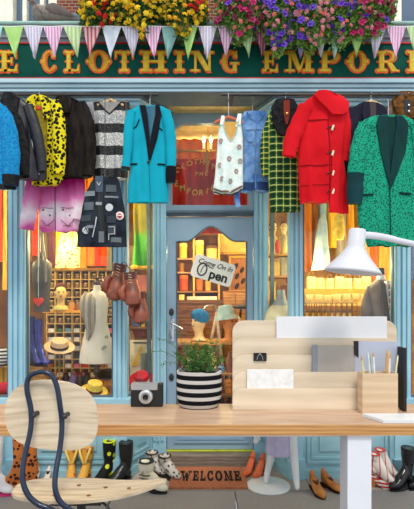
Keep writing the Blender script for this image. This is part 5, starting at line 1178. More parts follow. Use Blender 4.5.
# display table with heads and clutter
TZ = Z(341, 4.45)
dt = thing('display_table', 'low wooden display table behind the shop door', 'table', (X(211,4.5), 4.5, .08)); mb = MB(); mb.box(X(172,4.5), X(252,4.5), 4.35, 4.75, TZ-.03, TZ); part(mb, 'table_top', MAT['shelf'], dt, smooth=False)
for (x, y) in ((174,4.37),(250,4.37),(174,4.72),(250,4.72)): mb = MB(); mb.box(X(x,4.5)-.02, X(x,4.5)+.02, y-.02, y+.02, .08, TZ-.03); part(mb, 'leg', MAT['shelf'], dt, smooth=False)
mb = MB(); mb.box(X(173,4.5), X(251,4.5), 4.36, 4.74, .50, .52); part(mb, 'lower_shelf', MAT['shelf'], dt, smooth=False)
h1 = thing('display_bust', 'pale mannequin head in a bright blue hat behind the door', 'bust', (X(199,4.4), 4.42, TZ)); c = Vector((X(199,4.4), 4.42, TZ+.03)); bust_head(h1, c, .82, plain(240,206,160,.5), yaw=-.8)
mb = MB(); mb.ell(c+Vector((.012,.0,.215)), (.095,.10,.075), 18, 10, M=Matrix.Rotation(.3,4,'Y')); solo(mb, 'blue_hat', mat('hat_blue', C(10,90,150), .8, c2=C(20,130,190), ns=30, bp=.5), 'bright blue beret on the left mannequin head behind the door', 'hat')
h2 = thing('display_bust', 'tan mannequin head in a pale blue bucket hat behind the door', 'bust', (X(228,4.4), 4.42, TZ)); c = Vector((X(229,4.4), 4.42, TZ+.02)); bust_head(h2, c, .84, plain(206,130,80,.5), yaw=.7)
mb = MB(); mb.lathe([(.001,.34),(.06,.335),(.078,.30),(.084,.25),(.12,.205),(.122,.20),(.116,.2),(.080,.245),(.072,.295),(.001,.32)], c, 22, M=Matrix.Rotation(-.12,4,'Y')); solo(mb, 'bucket_hat', mat('hat_paleblue', C(150,184,190), .85, c2=C(184,210,212), ns=20), 'pale blue bucket hat on the right mannequin head behind the door', 'hat')
# bicycle
bi = thing('bicycle', 'white framed bicycle standing behind the mannequin heads', 'bicycle', (X(222,4.9), 4.86, .08)); yb_ = 4.86; bm_ = plain(240,236,220,.3)
def bp(x, y): return P(x, y, yb_)
for (x, nm) in ((200,'front'),(248,'rear')):
    c = Vector((X(x,yb_), yb_, .08+.33)); mb = MB(); mb.tube([c+Vector((.32*math.cos(2*PI*q/36), 0, .32*math.sin(2*PI*q/36))) for q in range(36)], .014, 8, close=True); wl = part(mb, 'wheel', MAT['black'], bi)
    mb = MB()
    for q in range(12): mb.tube([c, c+Vector((.31*math.cos(PI*q/6), 0, .31*math.sin(PI*q/6)))], .0015, 4)
    mb.ell(c, .02); part(mb, 'spokes', MAT['chrome'], wl)
fw = Vector((X(200,yb_), yb_, .41)); rw = Vector((X(248,yb_), yb_, .41)); hd_ = bp(217,312); bbk = Vector((X(226,yb_), yb_, .40)); sd_ = bp(240,318)
mb = MB()
for a, b_ in ((hd_, fw), (hd_+Vector((-.005,0,-.03)), bbk), (hd_+Vector((0,0,-.03)), sd_), (sd_, bbk), (sd_, rw), (bbk, rw)): mb.tube([a, b_], .016, 8)
part(mb, 'frame', bm_, bi); mb = MB(); mb.tube(smoothpath([hd_+Vector((0,0,-.02)), hd_+Vector((-.01,0,.05)), hd_+Vector((-.03,.0,.07)), hd_+Vector((-.10,-.06,.07)), hd_+Vector((-.14,-.1,.03))],4), .011, 8); part(mb, 'handlebar', MAT['chrome'], bi)
mb = MB(); mb.tube([sd_, sd_+Vector((.01,0,.10))], .012, 8); mb.ell(sd_+Vector((.01,0,.12)), (.10,.05,.025)); part(mb, 'saddle', MAT['black'], bi)
# clutter on lower shelf and below
cl = [(176,70,60),(60,90,140),(226,200,120),(60,110,70),(220,220,210),(200,120,150),(120,70,50),(90,130,160),(230,150,60),(70,60,80)]
cn = ['brick red','steel blue','straw yellow','leaf green','off-white','dusty pink','brown','sky grey','orange','plum']
for lev, (z, D) in enumerate(((TZ+.0005, 4.30), (.5205, 4.40), (.0805, 4.30))):
    if lev == 0: z = None
    x = 177.5; i = 0
    while x < 244:
        w_ = rr.uniform(5,8.5); j = rr.randrange(10)
        if lev == 0: x += w_+1; i += 1; continue
        DD = 4.42 if lev == 1 else 4.30; h_ = rr.uniform(.12,.24) if lev == 1 else rr.uniform(.16,.34)
        if lev == 2: DD = 4.20
        k = DD/F; mb = MB(); x0 = X(x,DD); x1 = x0+w_*k
        for q in range(4): mb.box(x0+rr.uniform(0,.006), x1-rr.uniform(0,.006), DD+rr.uniform(0,.01), DD+.12, z+h_*q/4+.001, z+h_*(q+1)/4-.001)
        solo(mb, 'fabric_stack', plain(*cl[j]), '%s folded fabric stack %s' % (cn[j], ('', 'on the lower shelf of the table behind the door', 'on the floor under the table behind the door')[lev]), 'fabric', 'fabric stacks behind the door', smooth=False, bevel=.006); x += w_+1
# more clutter directly behind the plant, on a low bench
bz = Z(372,4.18); bn_ = thing('bench', 'low bench of coloured bundles right behind the door glass', 'bench', (X(211,4.2), 4.2, .08)); mb = MB(); mb.box(X(175,4.2), X(249,4.2), 4.10, 4.28, bz-.02, bz); part(mb, 'board', MAT['shelf'], bn_, smooth=False)
for x in (177, 247): mb = MB(); mb.box(X(x,4.2)-.015, X(x,4.2)+.015, 4.12, 4.26, .08, bz-.02); part(mb, 'leg', MAT['shelf'], bn_, smooth=False)
x = 178; i = 0
while x < 247:
    j = rr.randrange(10); r = rr.uniform(.028,.042); h_ = rr.uniform(.06,.20); c = Vector((X(x,4.18)+r, 4.17, bz+.0005)); mb = MB(); mb.lathe([(0,0),(r,0),(r,h_*.6),(r*.5,h_*.8),(r*.5,h_),(0,h_)], c, 12)
    solo(mb, 'bottle', plain(*cl[j], .3), '%s bottle on the low bench behind the door glass' % cn[j], 'bottle', 'bottles on the low bench'); x += r*2*F/4.18+.8
# open sign
SDp = RY+.012
os_ = thing('open_sign', 'tilted white sign reading Come On In Open hung in the shop door', 'sign', P(213,282,SDp)); a = math.radians(-17); k = SDp/F; cs_ = P(213,270.5,SDp); W_, H_ = 42*k, 23*k
M = Matrix.Translation(cs_) @ Matrix.Rotation(-a,4,'Y'); mb = MB(); pts = []
for (sx, sz_, a0) in ((1,-1,-90),(1,1,0),(-1,1,90),(-1,-1,180)):
    for q in range(5): t = math.radians(a0+q*22.5); pts.append((sx*(W_/2-.03)+.03*math.cos(t), sz_*(H_/2-.03)+.03*math.sin(t)))
mb.prism(pts, -.006, 0, M=M); bo_ = part(mb, 'board', plain(240,236,220,.5,var=.03), os_, smooth=False)
mb = MB()
def textmesh(s, size, shear=0, bold=0):
    cu = bpy.data.curves.new('txt', 'FONT'); cu.body = s; cu.size = size; cu.shear = shear; cu.offset = bold; cu.extrude = .0015; cu.align_x = 'CENTER'; cu.align_y = 'CENTER'; cu.resolution_u = 4
    ob = bpy.data.objects.new('txt', cu); col.objects.link(ob); bpy.context.view_layer.update()
    me = bpy.data.meshes.new_from_object(ob.evaluated_get(bpy.context.evaluated_depsgraph_get())); bpy.data.objects.remove(ob); return me
def puttext(name, s, size, M, m, parent, shear=0, bold=0):
    me = textmesh(s, size, shear, bold); me.transform(Matrix.Translation(-OFF[parent.name]) @ M @ Matrix.Rotation(PI/2,4,'X')); me.materials.clear(); me.materials.append(m)
    o = bpy.data.objects.new(name, me); col.objects.link(o); o.parent = parent; OFF[o.name] = OFF[parent.name]; return o
blk = plain(30,28,30,.6)
puttext('lettering', 'Come On In', .062, M @ Matrix.Translation((.005,-.0075,.050)), blk, bo_, .35, .0006)
puttext('lettering', 'pen', .115, M @ Matrix.Translation((.062,-.0075,-.038)), blk, bo_, 0, .0035)
mb = MB(); mb.tube([(-.095+.040*math.cos(2*PI*q/24), -.008, -.018+.055*math.sin(2*PI*q/24)) for q in range(24)], .007, 6, .003, close=True); mb.tube(smoothpath([(-.10,-.008,-.05),(-.095,-.008,.0),(-.07,-.008,.03),(-.03,-.008,.018),(.0,-.008,.02)],4), .004, 5, .003); mb.xf(M); part(mb, 'letter_o', blk, bo_)
mb = MB(); tp = P(214,238,SDp); mb.tube([M @ Vector((-W_/2+.05,-.003,H_/2-.01)), tp, M @ Vector((W_/2-.06,-.003,H_/2-.01))], .0025, 5); part(mb, 'cord', MAT['iron'], os_)
mb = MB(); mb.ell(tp, .008, 8, 6); part(mb, 'hook', MAT['iron'], os_)
# transom: red room behind, candle lamp, gold glass writing
rc = thing('red_curtain', 'red and orange curtain behind the glass above the door', 'curtain', (X(210,4.6), 4.6, 2.15)); mb = MB(); n = 40; f_ = []; 
for i in range(n+1): x = X(166,4.6)+(X(254,4.6)-X(166,4.6))*i/n; f_.append((x, 4.6+.02*math.sin(i*1.3)))
mb.rings([[(x, y, z) for x, y in f_]+[(x, y+.02, z) for x, y in f_[::-1]] for z in (2.12, 2.4, 2.7, 2.88)]); part(mb, 'red_cloth', mat('curtain_red', C(120,12,10), .8, c2=C(164,30,18), ns=3), rc)
mb = MB(); mb.rings([[(x, y-.012, z) for x, y in f_]+[(x, y+.018, z) for x, y in f_[::-1]] for z in (2.885, 2.95, 3.08)]); part(mb, 'orange_pelmet', mat('curtain_orange', C(190,80,16), .8, c2=C(220,124,30), ns=4), rc, 'orange upper band')
mb = MB(); mb.box(X(168,4.5), X(252,4.5), 4.5, 4.53, Z(151.5,4.5), Z(149.5,4.5)); part(mb, 'curtain_rod', MAT['brass'], rc, smooth=False)
chd_ = thing('candle_lamp', 'two-armed candle lamp with lit bulbs above the door', 'lamp', P(209,170,4.3)); mb = MB(); mb.tube([P(207,172,4.3), P(207,150,4.3)], .012, 8); mb.tube(smoothpath([P(204,150,4.3),P(205,160,4.3),P(207.5,163,4.3),P(210,160,4.3),P(211,150,4.3)],4), .007, 6); mb.tube([P(208,150,4.3), P(208,115,4.32), (X(208,4.32),4.32,3.10)], .004, 5); part(mb, 'bracket', MAT['brass'], chd_)
for x in (203.8, 211):
    mb = MB(); c = P(x,149,4.3); mb.lathe([(0,0),(.014,0),(.013,.055),(0,.055)], c, 12); cdl = part(mb, 'candle', plain(240,226,190), chd_)
    mb = MB(); mb.lathe([(0,0),(.012,.01),(.016,.03),(.008,.055),(.001,.07)], c+Vector((0,0,.056)), 12); part(mb, 'bulb', m_emit('bulb_glow', (1,.75,.4,1), 9), cdl)
goldp = plain(206,164,80,.4); M0 = Matrix.Translation((0,0,0)); TG = RY+.028
tg = thing('glass_lettering', 'gold curved lettering painted on the glass above the door', 'lettering', P(205,205,TG))
def arcw(word, x0, y0, dx, sag, size, ph=0):
    n = len(word)
    for i, c_ in enumerate(word):
        u = i/(n-1)*2-1; x = x0+dx*i; y = y0+sag*(1-u*u); 
        if c_ == ' ': continue
        c = P(x, y, TG); puttext('letter', c_, size, Matrix.Translation((c.x, TG-.001, c.z)) @ Matrix.Rotation(u*.25*(1 if sag > 0 else -1),4,'Y'), goldp, tg, .1, .001)
arcw('CLOTHING', 177, 170, 6.2, -8, .066); arcw('THE', 196, 174, 5, 0, .045); arcw('EMPORIUM', 176, 184, 6.2, 9, .072)
# ---------------------------------------------------------------- right bays
D = 4.15
for i, x in enumerate((273, 284)):
    t = thing('mannequin_torso', ('left golden cream doll-like mannequin torso in the narrow window right of the door', 'right golden cream doll-like mannequin torso in the narrow window right of the door')[i], 'mannequin', P(x, 254, D)); c = P(x, 254, D); k = D/F
    mb = MB(); loft(mb, c, [(0,4.2*k,.035),(.06,3.6*k,.035),(.12,4.6*k,.04),(.15,4.4*k,.034),(.165,2.4*k,.02)], 16); part(mb, 'torso', plain(236,200,110,.5), t); bust_head(t, c+Vector((0,0,.16)), .42, plain(244,210,130,.5), plain(130,70,30), yaw=.3-.5*i)
sf = thing('display_shelf', 'golden wooden shelves with cloth in the narrow window right of the door', 'shelf', (X(279,4.3), 4.3, PZ))
for y in (254.2, 276, 300): mb = MB(); mb.box(X(264,4.2), X(291,4.2), 4.1, 4.4, Z(y,4.15)-.015, Z(y,4.15)); part(mb, 'board', plain(206,140,50), sf, smooth=False)
mb = MB(); mb.box(X(264,4.2), X(264,4.2)+.02, 4.1, 4.4, PZ, Z(254,4.15)); mb.box(X(291,4.2)-.02, X(291,4.2), 4.1, 4.4, PZ, Z(254,4.15)); part(mb, 'side', plain(214,130,40), sf, smooth=False)
for (x0, x1, y0, y1, c_, lab) in ((266,272,258,275.9,(244,226,150),'cream folded cloth tall stack, second shelf right of the door'),(273,280,262,275.9,(226,190,90),'golden folded cloth on the second shelf right of the door'),(281,289,257,275.9,(246,236,180),'pale yellow folded cloth on the second shelf right of the door'),(266,276,281,299.9,(240,206,100),'butter yellow folded cloth, third shelf right of the door'),(277,289,285,299.9,(180,110,44),'brown folded cloth on the third shelf right of the door')):
    onshelf('folded_cloth', x0, x1, y0, y1, 4.16, c_, lab, 'cloth', dep=.2)
mb = MB(); mb.tube(smoothpath([P(276,240,4.125),P(277,246,4.12),P(278,253,4.12)],3), .022, 8, .01); solo(mb, 'red_scarf', plain(214,60,36), 'small red scarf between the two doll-like torsos', 'scarf')
D = 3.93; c = P(281, 330, D); k = D/F
sb = thing('draped_bust', 'grey shop bust draped in cream cloth right of the door', 'dress form', (c.x, D, PZ)); mb = MB(); loft(mb, c, [(-.28,14*k,.09),(0,17*k,.10),(.10,17*k,.10),(.17,14.5*k,.08),(.22,9*k,.06),(.25,5*k,.045),(.29,3.6*k,.04),(.34,3.2*k,.036)], 22); part(mb, 'torso', mat('bust_cream', C(222,204,160), .8, c2=C(240,228,190), ns=14, bp=.4), sb)
mb = MB(); loft(mb, c, [(.215,9.6*k,.066),(.26,5.6*k,.05),(.30,4.2*k,.045),(.35,3.6*k,.04),(.352,.01,.01)], 18); part(mb, 'neck_piece', mat('bust_grey', C(140,140,140), .6, c2=C(190,190,186)), sb, 'grey neck')
mb = MB(); mb.tube([(c.x,D,PZ),(c.x,D,c.z-.28)], .02, 10); part(mb, 'stand', MAT['shelf'], sb)
# right window hanging
RL = 4.4
rl = thing('clothes_rail', 'inner clothes rail behind the right window glass', 'rail', (X(350,RL), RL, Z(150,RL))); mb = MB(); mb.tube([(X(268,RL),RL,Z(150,RL)),(X(470,RL),RL,Z(150,RL))], .012, 8); part(mb, 'bar', MAT['brass'], rl)
for x in (270, 330, 400, 468): mb = MB(); mb.tube([(X(x,RL),RL,Z(150,RL)),(X(x,RL),RL,3.10)], .006, 6); part(mb, 'hanging_rod', MAT['brass'], rl)
for (a, b, yb, c, nm, lab) in ((303,312,272,(150,90,34),'coat','brown coat at the left end inside the right window'),(311,318,262,(110,70,40),'coat','dark brown coat second from the left inside the right window'),(318,327,270,(110,140,150),'dress','grey blue dress inside the right window'),(327,336,248,(206,150,50),'dress','golden brown dress inside the right window'),(336,346,262,(140,130,120),'coat','grey coat inside the right window'),(346,354,250,(190,130,40),'dress','ochre dress hanging above the desk lamp'),(362,370,284,(170,150,110),'shirt','beige shirt left of the orange dress inside the right window'),(369,378,292,(232,90,30),'dress','red orange dress behind the suit mannequin'),(378,395,292,(240,130,40),'dress','bright orange dress behind the suit mannequin'),(411,420,280,(60,70,110),'coat','dark blue coat in the far right window'),(420,430,290,(170,70,60),'dress','red dress in the far right window')):
    hung(nm, lab, nm, RL, [(158,(a+b)/2-1,(a+b)/2+1),(162,a+1,b-1),(200,a+.5,b-.5),(yb-20,a,b),(yb,a-.6,b+.6)], mat('clothr_%d' % (a*7), C(*c), .85, c2=C(*[min(255,int(q*1.3)) for q in c]), ns=9, sc=(3,1,.4)), .018)
g = hung('silver_blouse', 'pale grey blue blouse hanging left of the desk lamp in the right window', 'blouse', 4.1, [(214,321,325),(222,318,327),(240,315,328),(262,313,330),(270,311,330)], mat('blouse_grey', C(130,156,160), .7, c2=C(190,204,200), ns=8), .015)
g = hung('gold_ornament_dress', 'small golden dress hanging right of the grey blue blouse', 'dress', 4.1, [(212,337,341),(218,334,344),(232,332,345),(240,335,343)], MAT['goldcloth'], .012)
for x, D_, y in ((323,4.1,215),(339,4.1,213)): mb = MB(); mb.tube([P(x,y,D_), (X(x,RL),RL,Z(150,RL))], .0025, 5); solo(mb, 'hanging_cord', MAT['iron'], 'cord holding up the small garment near x of the right window' if False else ('cord of the pale grey blue blouse' if x == 323 else 'cord of the small golden dress'), 'cord')
# tiers of golden bags
tr = thing('display_tier', 'stepped golden display stand in the right window', 'display stand', (X(340,4.2), 4.2, PZ)); x0, x1 = X(304,4.2), X(372,4.2); mb = MB()
t1, t2 = Z(306,4.1), Z(289,4.25)
mb.box(x0, x1, 4.03, 4.18, PZ, t1); mb.box(x0, x1, 4.18, 4.34, PZ, t2); part(mb, 'body', plain(200,140,50), tr, smooth=False)
gb = thing('gold_bag', 'pale gold handbag on the stepped stand in the right window', 'bag', (0,0,0), 'gold bags on the stepped stand'); mb = MB(); mb.prism([(-.042,0),(.042,0),(.036,.105),(-.036,.105)], -.02, .02); part(mb, 'body', mat('bag_gold', C(226,186,80), .35, c2=C(250,232,150), ns=12), gb, smooth=False, bevel=.006)
mb = MB(); mb.prism([(-.038,.106),(.038,.106),(.02,.055),(-.02,.055)], -.026, -.0205); part(mb, 'flap', mat('bag_flap', C(236,200,110), .35, c2=C(252,238,170)), gb, smooth=False); mb = MB(); mb.tube(smoothpath([(-.025,0,.105),(-.02,0,.135),(0,0,.145),(.02,0,.135),(.025,0,.105)],4), .004, 6); part(mb, 'handle', plain(190,140,50), gb)
first = True
for (z, Y_, n_, xs_) in ((t1+.001, 4.10, 7, 309), (t2+.001, 4.26, 7, 311)):
    for i in range(n_):
        loc = (X(xs_+i*9.2,Y_), Y_, z); 
        if first: gb.location = loc; first = False
        else: copy_tree(gb, loc, rr.uniform(-.2,.2), rr.uniform(.9,1.1))
wbk = thing('wire_basket', 'dark gold wire basket of small bottles at the foot of the right window', 'basket', (X(335,3.9), 3.92, PZ)); bx0, bx1, bz0, bz1 = X(304,3.86), X(357,3.86), Z(345,3.86), Z(303,3.86)
mb = MB()
for i in range(11): x = bx0+(bx1-bx0)*i/10; mb.tube([(x,3.86,bz0),(x,3.86,bz1)], .0035, 5); mb.tube([(x,3.98,bz0),(x,3.98,bz1)], .0035, 5)
for j in range(6): z = bz0+(bz1-bz0)*j/5; mb.tube([(bx0,3.86,z),(bx1,3.86,z),(bx1,3.98,z),(bx0,3.98,z)], .004, 5, close=True)
mb.box(bx0,bx1,3.86,3.98,bz0-.004,bz0+.004); part(mb, 'mesh', plain(120,80,30,.4), wbk)
for x in (bx0, bx1):
    mb = MB(); mb.box(x-.005,x+.005,3.86,3.98,PZ,bz0); part(mb, 'foot', plain(120,80,30,.4), wbk, smooth=False)
pbt = thing('perfume_bottle', 'small golden bottle standing in the wire basket', 'bottle', (0,0,0), 'golden bottles in the wire basket'); mb = MB(); mb.lathe([(0,0),(.022,0),(.024,.01),(.024,.22),(.01,.25),(.01,.27),(0,.27)], n=12); part(mb, 'body', plain(226,180,70,.25,c2=C(250,226,130)), pbt); mb = MB(); mb.lathe([(0,.2705),(.013,.2705),(.013,.30),(0,.30)], n=10); part(mb, 'cap', plain(130,90,30,.3), pbt)
for i in range(8):
    loc = (bx0+.04+(bx1-bx0-.08)*i/7, 3.92, bz0+.005)
    if i == 0: pbt.location = loc
    else: copy_tree(pbt, loc, None, 1)
# suit mannequin
D = 3.88; c = P(381, 330, D); k = D/F; su = thing('suit_mannequin', 'shop mannequin in a grey blazer and striped tie right of the desk lamp', 'mannequin', (c.x, D, PZ))
mb = MB(); loft(mb, c, [(-.32,11*k,.08),(-.1,11.5*k,.09),(.10,12*k,.095),(.25,13.5*k,.10),(.34,14*k,.09),(.39,11.5*k,.07),(.425,6*k,.05),(.44,4*k,.04)], 26); bl_ = part(mb, 'blazer', mat('blazer_grey', C(96,88,84), .85, c2=C(130,120,114), ns=8), su)
mb = MB(); loft(mb, c+Vector((.0,0,0)), [(.40,5*k,.05),(.44,4.4*k,.046),(.47,3.6*k,.042),(.475,2*k,.03)], 16); mb.prism([(c.x+4*k,c.z+.42),(c.x+14*k*.6,c.z+.36),(c.x+5*k,c.z+.10),(c.x+3.5*k,c.z+.10),(c.x-.5*k,c.z+.36),(c.x+.6*k,c.z+.42)], D-.112, D-.06); part(mb, 'shirt', plain(226,220,230), su, 'white shirt front', smooth=False)
mb = MB(); mb.prism([(c.x+2.2*k,c.z+.415),(c.x+5*k,c.z+.415),(c.x+6.5*k,c.z+.30),(c.x+5*k,c.z+.14),(c.x+3*k,c.z+.17)], D-.125, D-.112); 
m, nt, b = newmat('tie_stripe'); v = coords(nt, (1,1,1), (0,.7,0)); s_ = nt.nodes.new('ShaderNodeSeparateXYZ'); nt.links.new(v, s_.inputs[0]); t = mth(nt, 'FRACT', mth(nt, 'MULTIPLY', mth(nt, 'ADD', s_.outputs[2], 5.0), 22)); fin(nt, b, ramp(nt, t, [(0,C(200,40,36)),(.4,C(230,220,210)),(.65,C(40,40,50))], 'CONSTANT'), .6); part(mb, 'tie', m, su, 'red white and black striped tie', smooth=False)
mb = MB(); mb.lathe([(0,.475),(.032,.475),(.034,.52),(.028,.535),(0,.535)], c, 16); part(mb, 'neck_cap', MAT['black'], su)
mb = MB()
for sx in (-1, 1): mb.tube(smoothpath([c+Vector((sx*11.5*k,0,.375)), c+Vector((sx*15*k,-.01,.2)), c+Vector((sx*15.5*k,-.02,-.05)), c+Vector((sx*15*k,-.04,-.28))],4), sub4([.022,.046,.045,.038]), 12)
part(mb, 'sleeve', bl_.data.materials[0], su); mb = MB(); mb.prism([(c.x-6*k,c.z+.42),(c.x-1*k,c.z+.40),(c.x+3.6*k,c.z+.10),(c.x+1*k,c.z+.06),(c.x-5*k,c.z+.26)], D-.118, D-.10); part(mb, 'lapel', plain(84,76,74,.85), su, smooth=False)
mb = MB(); mb.tube([(c.x,D,PZ),(c.x,D,c.z-.3)], .02, 10); mb.lathe([(0,0),(.11,0),(.11,.012),(0,.02)], (c.x,D,PZ), 20); part(mb, 'stand', MAT['iron'], su)
# ---------------------------------------------------------------- door mat
rr = random.Random(21)
mt = thing('door_mat', 'terracotta coir door mat with the word WELCOME in black', 'mat', (0, 3.65, 0)); x0, x1 = X(171,3.65), X(245.5,3.65)
mat_m = mat('coir', C(168,98,66), .95, c2=C(206,132,94), ns=60, bp=.8, bs=300)
mb = MB(); mb.box(x0, x1, 3.42, 3.845, .0005, .018); mo = part(mb, 'pad', mat_m, mt, smooth=False, bevel=.004)
for ch_, a, b in (('W',180,191.5),('E',192.5,199),('L',200,206),('C',207,214),('O',215,223),('M',224,233),('E',234,241)):
    D_ = 3.62; g, w = glyph(ch_, False); mb = MB(); sx = (X(b-.5,D_)-X(a+.5,D_))/w
    for i, q in enumerate(g.q): cx_ = sum(p[0] for p in q)/len(q); cz_ = sum(p[1] for p in q)/len(q); gq = [(p[0]+(.05 if p[0] > cx_ else -.05), p[1]+(.035 if p[1] > cz_ else -.035)) for p in q]; mb.prism([(X(a+.5,D_)+p[0]*sx, 3.545+p[1]*.19) for p in gq], .0175, .0195+(i % 5)*.0003, ax='z')
    part(mb, 'letter', MAT['softblack'], mo, smooth=False)
# ---------------------------------------------------------------- shoes
def G(x, y):    # point on the pavement seen at x, y
    D = CH*F/(y-CY); return Vector((X(x, D), D, 0.0005))
bp_ = m_spots('boot_pattern', C(176,84,44), C(60,34,30), 30, .5, bg2=C(210,130,60))
boot('tall_boot', 'tall white boot with pink edge at the far left of the pavement', G(-1,493), 1.2, .46, plain(236,232,232,.4), plain(220,60,120), L=.24, w=.05, heel=.02)
boot('cowboy_boot', 'red brown patterned tall boot behind the chair, left of the pair', G(13,492), -1.1, .40, bp_, plain(196,140,80), L=.22, w=.031, heel=.03, group='patterned boots behind the chair')
boot('cowboy_boot', 'red brown patterned tall boot behind the chair, right of the pair', G(27,490), -.9, .40, bp_, plain(196,140,80), L=.22, w=.031, heel=.03, group='patterned boots behind the chair')
yt = m_spots('boot_yellow', C(222,176,76), C(170,90,40), 24, .42, bg2=C(226,150,60)); tan = plain(186,110,56,.5)
for x, lab, rz in ((71.5,'yellow and tan cowboy boot with cut-out top, left of the pair',.2),(85.5,'yellow and tan cowboy boot with cut-out top, right of the pair',-.2)):
    b_ = boot('cowboy_boot', lab, G(x,481.5), rz, .262, yt, tan, L=.19, w=.036, heel=.02, top=1.15, group='yellow cowboy boots', toe=.8)
    off = OFF[b_.name]; M_ = Matrix.Translation(off) @ Matrix.Rotation(rz,4,'Z')
    for sx in (-1,1): mb = MB(); mb.tube(smoothpath([(sx*.01,-.020,.15),(sx*.022,-.024,.19),(sx*.038,-.02,.235),(sx*.046,-.01,.27)],4), .009, 6); mb.xf(M_); part(mb, 'leather_inlay', plain(236,206,110), b_)
by = m_spots('boot_blackyellow', C(28,28,26), C(214,220,50), 18, .46)
b_ = boot('graphic_boot', 'black boot with bright yellow graphics beside the yellow cowboy boots', G(106,481.5), -.5, .31, by, plain(206,216,40), L=.24, w=.042, heel=.012)
wl_ = plain(26,28,28,.3)
boot('rubber_boot', 'plain black rubber boot to the right of the black and yellow boot', G(122,482), -.75, .305, wl_, MAT['black'], L=.25, w=.046, heel=.015)
cr = mat('boot_cream', C(222,212,184), .5, c2=C(240,234,212), ns=10)
b_ = boot('ankle_boot', 'cream ankle boot with black sole in front of the snakeskin boots', G(151,490.5), 1.15, .215, cr, MAT['black'], L=.25, w=.05, heel=.02, group='ankle boots left of the mat')
off = OFF[b_.name]; M_ = Matrix.Translation(off) @ Matrix.Rotation(1.15,4,'Z')
for z_ in (.10, .125): mb = MB(); mb.tube([M_ @ Vector((-.054*math.cos(t), .04-.054*math.sin(t)*1.1, z_)) for t in [PI*q/10 for q in range(-2,13)]], .005, 6); part(mb, 'strap', plain(120,104,80), b_)
sn = m_spots('snakeskin', C(214,208,196), C(96,84,80), 34, .46)
for x, y, lab in ((155,474,'grey snakeskin ankle boot, left of the two beside the mat'),(168,478,'grey snakeskin ankle boot, right of the two beside the mat')):
    boot('snakeskin_boot', lab, G(x,y), .95, .17, sn, plain(50,40,36), L=.22, w=.044, heel=.025, group='snakeskin boots beside the mat', top=1.05)
def shoe(name, label, loc, rz, m, ms_, L=.24, w=.038, heel=.06, pointy=True, group=None, hi=.055, cat='shoe', inner=None):
    s_ = thing(name, label, cat, loc, group); M = Matrix.Translation(loc) @ Matrix.Rotation(rz,4,'Z'); mb = MB(); n = 12; rs = []; top = []
    for i in range(n+1):
        u = i/n; y = -L*.55+L*u; ww = w*(math.sin(PI*min(u*1.5+.08,.5)) if u < .3 else 1-.35*max(0,(u-.35)/.65)**1.0); ww = max(ww*(.6 if (pointy and u < .05) else 1), .006)
        if u > .95: ww *= .8
        zb = .006+heel*max(0,(u-.35)/.65)**1.3 if u > .35 else .006; ht = .020+hi*.5*math.sin(PI*min(u*1.2,.5)) + (hi*max(0,(u-.45)/.55) if u > .45 else 0)
        ring = []
        for q in range(12): a = 2*PI*q/12; ring.append((ww*math.sin(a)*(1 if math.cos(a) < 0 else .9), y, zb+ht*.5-ht*.5*math.cos(a)))
        rs.append(ring); top.append((y, ww, zb+ht))
    mb.rings(rs); mb.xf(M); up = part(mb, 'upper', m, s_)
    mb = MB(); mb.ell((0, L*.16, top[8][2]-.004), (w*.55, L*.24, .006), 14, 6, M=Matrix.Rotation(math.atan2(heel+hi*.5, L*.6),4,'X')); mb.xf(M); part(mb, 'opening', inner or plain(50,30,24), up)
    mb = MB(); rs = []
    for i in range(n+1): y, ww, _ = top[i]; u = i/n; zb = .006+heel*max(0,(u-.35)/.65)**1.3 if u > .35 else .006; rs.append([(-ww*.85,y,zb-.005),(ww*.85,y,zb-.005),(ww*.85,y,zb+.003),(-ww*.85,y,zb+.003)])
    mb.rings(rs); mb.xf(M); part(mb, 'sole', ms_, s_, smooth=False)
    mb = MB(); yb = L*.38; zt2 = .006+heel*.9; mb.rings([[(-.012,yb-.012,0),(.012,yb-.012,0),(.012,yb+.012,0),(-.012,yb+.012,0)],[(-w*.5,yb-.03,zt2),(w*.5,yb-.03,zt2),(w*.5,yb+.025,zt2),(-w*.5,yb+.025,zt2)]]); mb.xf(M); part(mb, 'heel', ms_, s_, smooth=False)
    return s_
for x, lab in ((36.5,'tiny cream and red child shoe, left of the pair behind the chair'),(47.5,'tiny cream and red child shoe, right of the pair behind the chair')):
    shoe('child_shoe', lab, G(x,481), .1, plain(232,214,200,.5), plain(196,60,50), L=.13, w=.026, heel=.012, group='child shoes', hi=.045)
orr = plain(214,98,50,.35)
for x, y, lab in ((249.5,473,'orange high heeled shoe, left of the pair at the door mat'),(259.5,475,'orange high heeled shoe, right of the pair at the door mat')):
    s_ = shoe('high_heel_shoe', lab, G(x,y), -.45, orr, plain(176,70,40,.4), L=.22, w=.037, heel=.085, group='orange heels', hi=.03)
    off = OFF[s_.name]; M_ = Matrix.Translation(off) @ Matrix.Rotation(-.45,4,'Z'); mb = MB(); mb.tube(smoothpath([(-.026,.07,.10),(0,.035,.13),(.026,.07,.10)],5), .005, 6); mb.xf(M_); part(mb, 'ankle_strap', orr, s_)
br = mat('shoe_brown', C(156,86,24), .35, c2=C(204,132,50), ns=12)
shoe('leather_shoe', 'golden brown pointed leather shoe left of the desk leg, nearer of the pair', G(317,494), .25, br, plain(60,34,20), L=.19, w=.042, heel=.03, group='golden brown shoes', hi=.065, inner=plain(80,50,30)); shoe('leather_shoe', 'golden brown pointed leather shoe partly hidden by the desk leg', G(332,490), .75, br, plain(60,34,20), L=.19, w=.042, heel=.03, group='golden brown shoes', hi=.065, inner=plain(80,50,30))
strp = m_stripe('sole_stripe', C(206,50,46), C(238,226,214), 2, .026, .5, .4); wr = m_stripe('boot_redwhite', C(236,228,218), C(206,70,60), 0, .05, .84, .4)
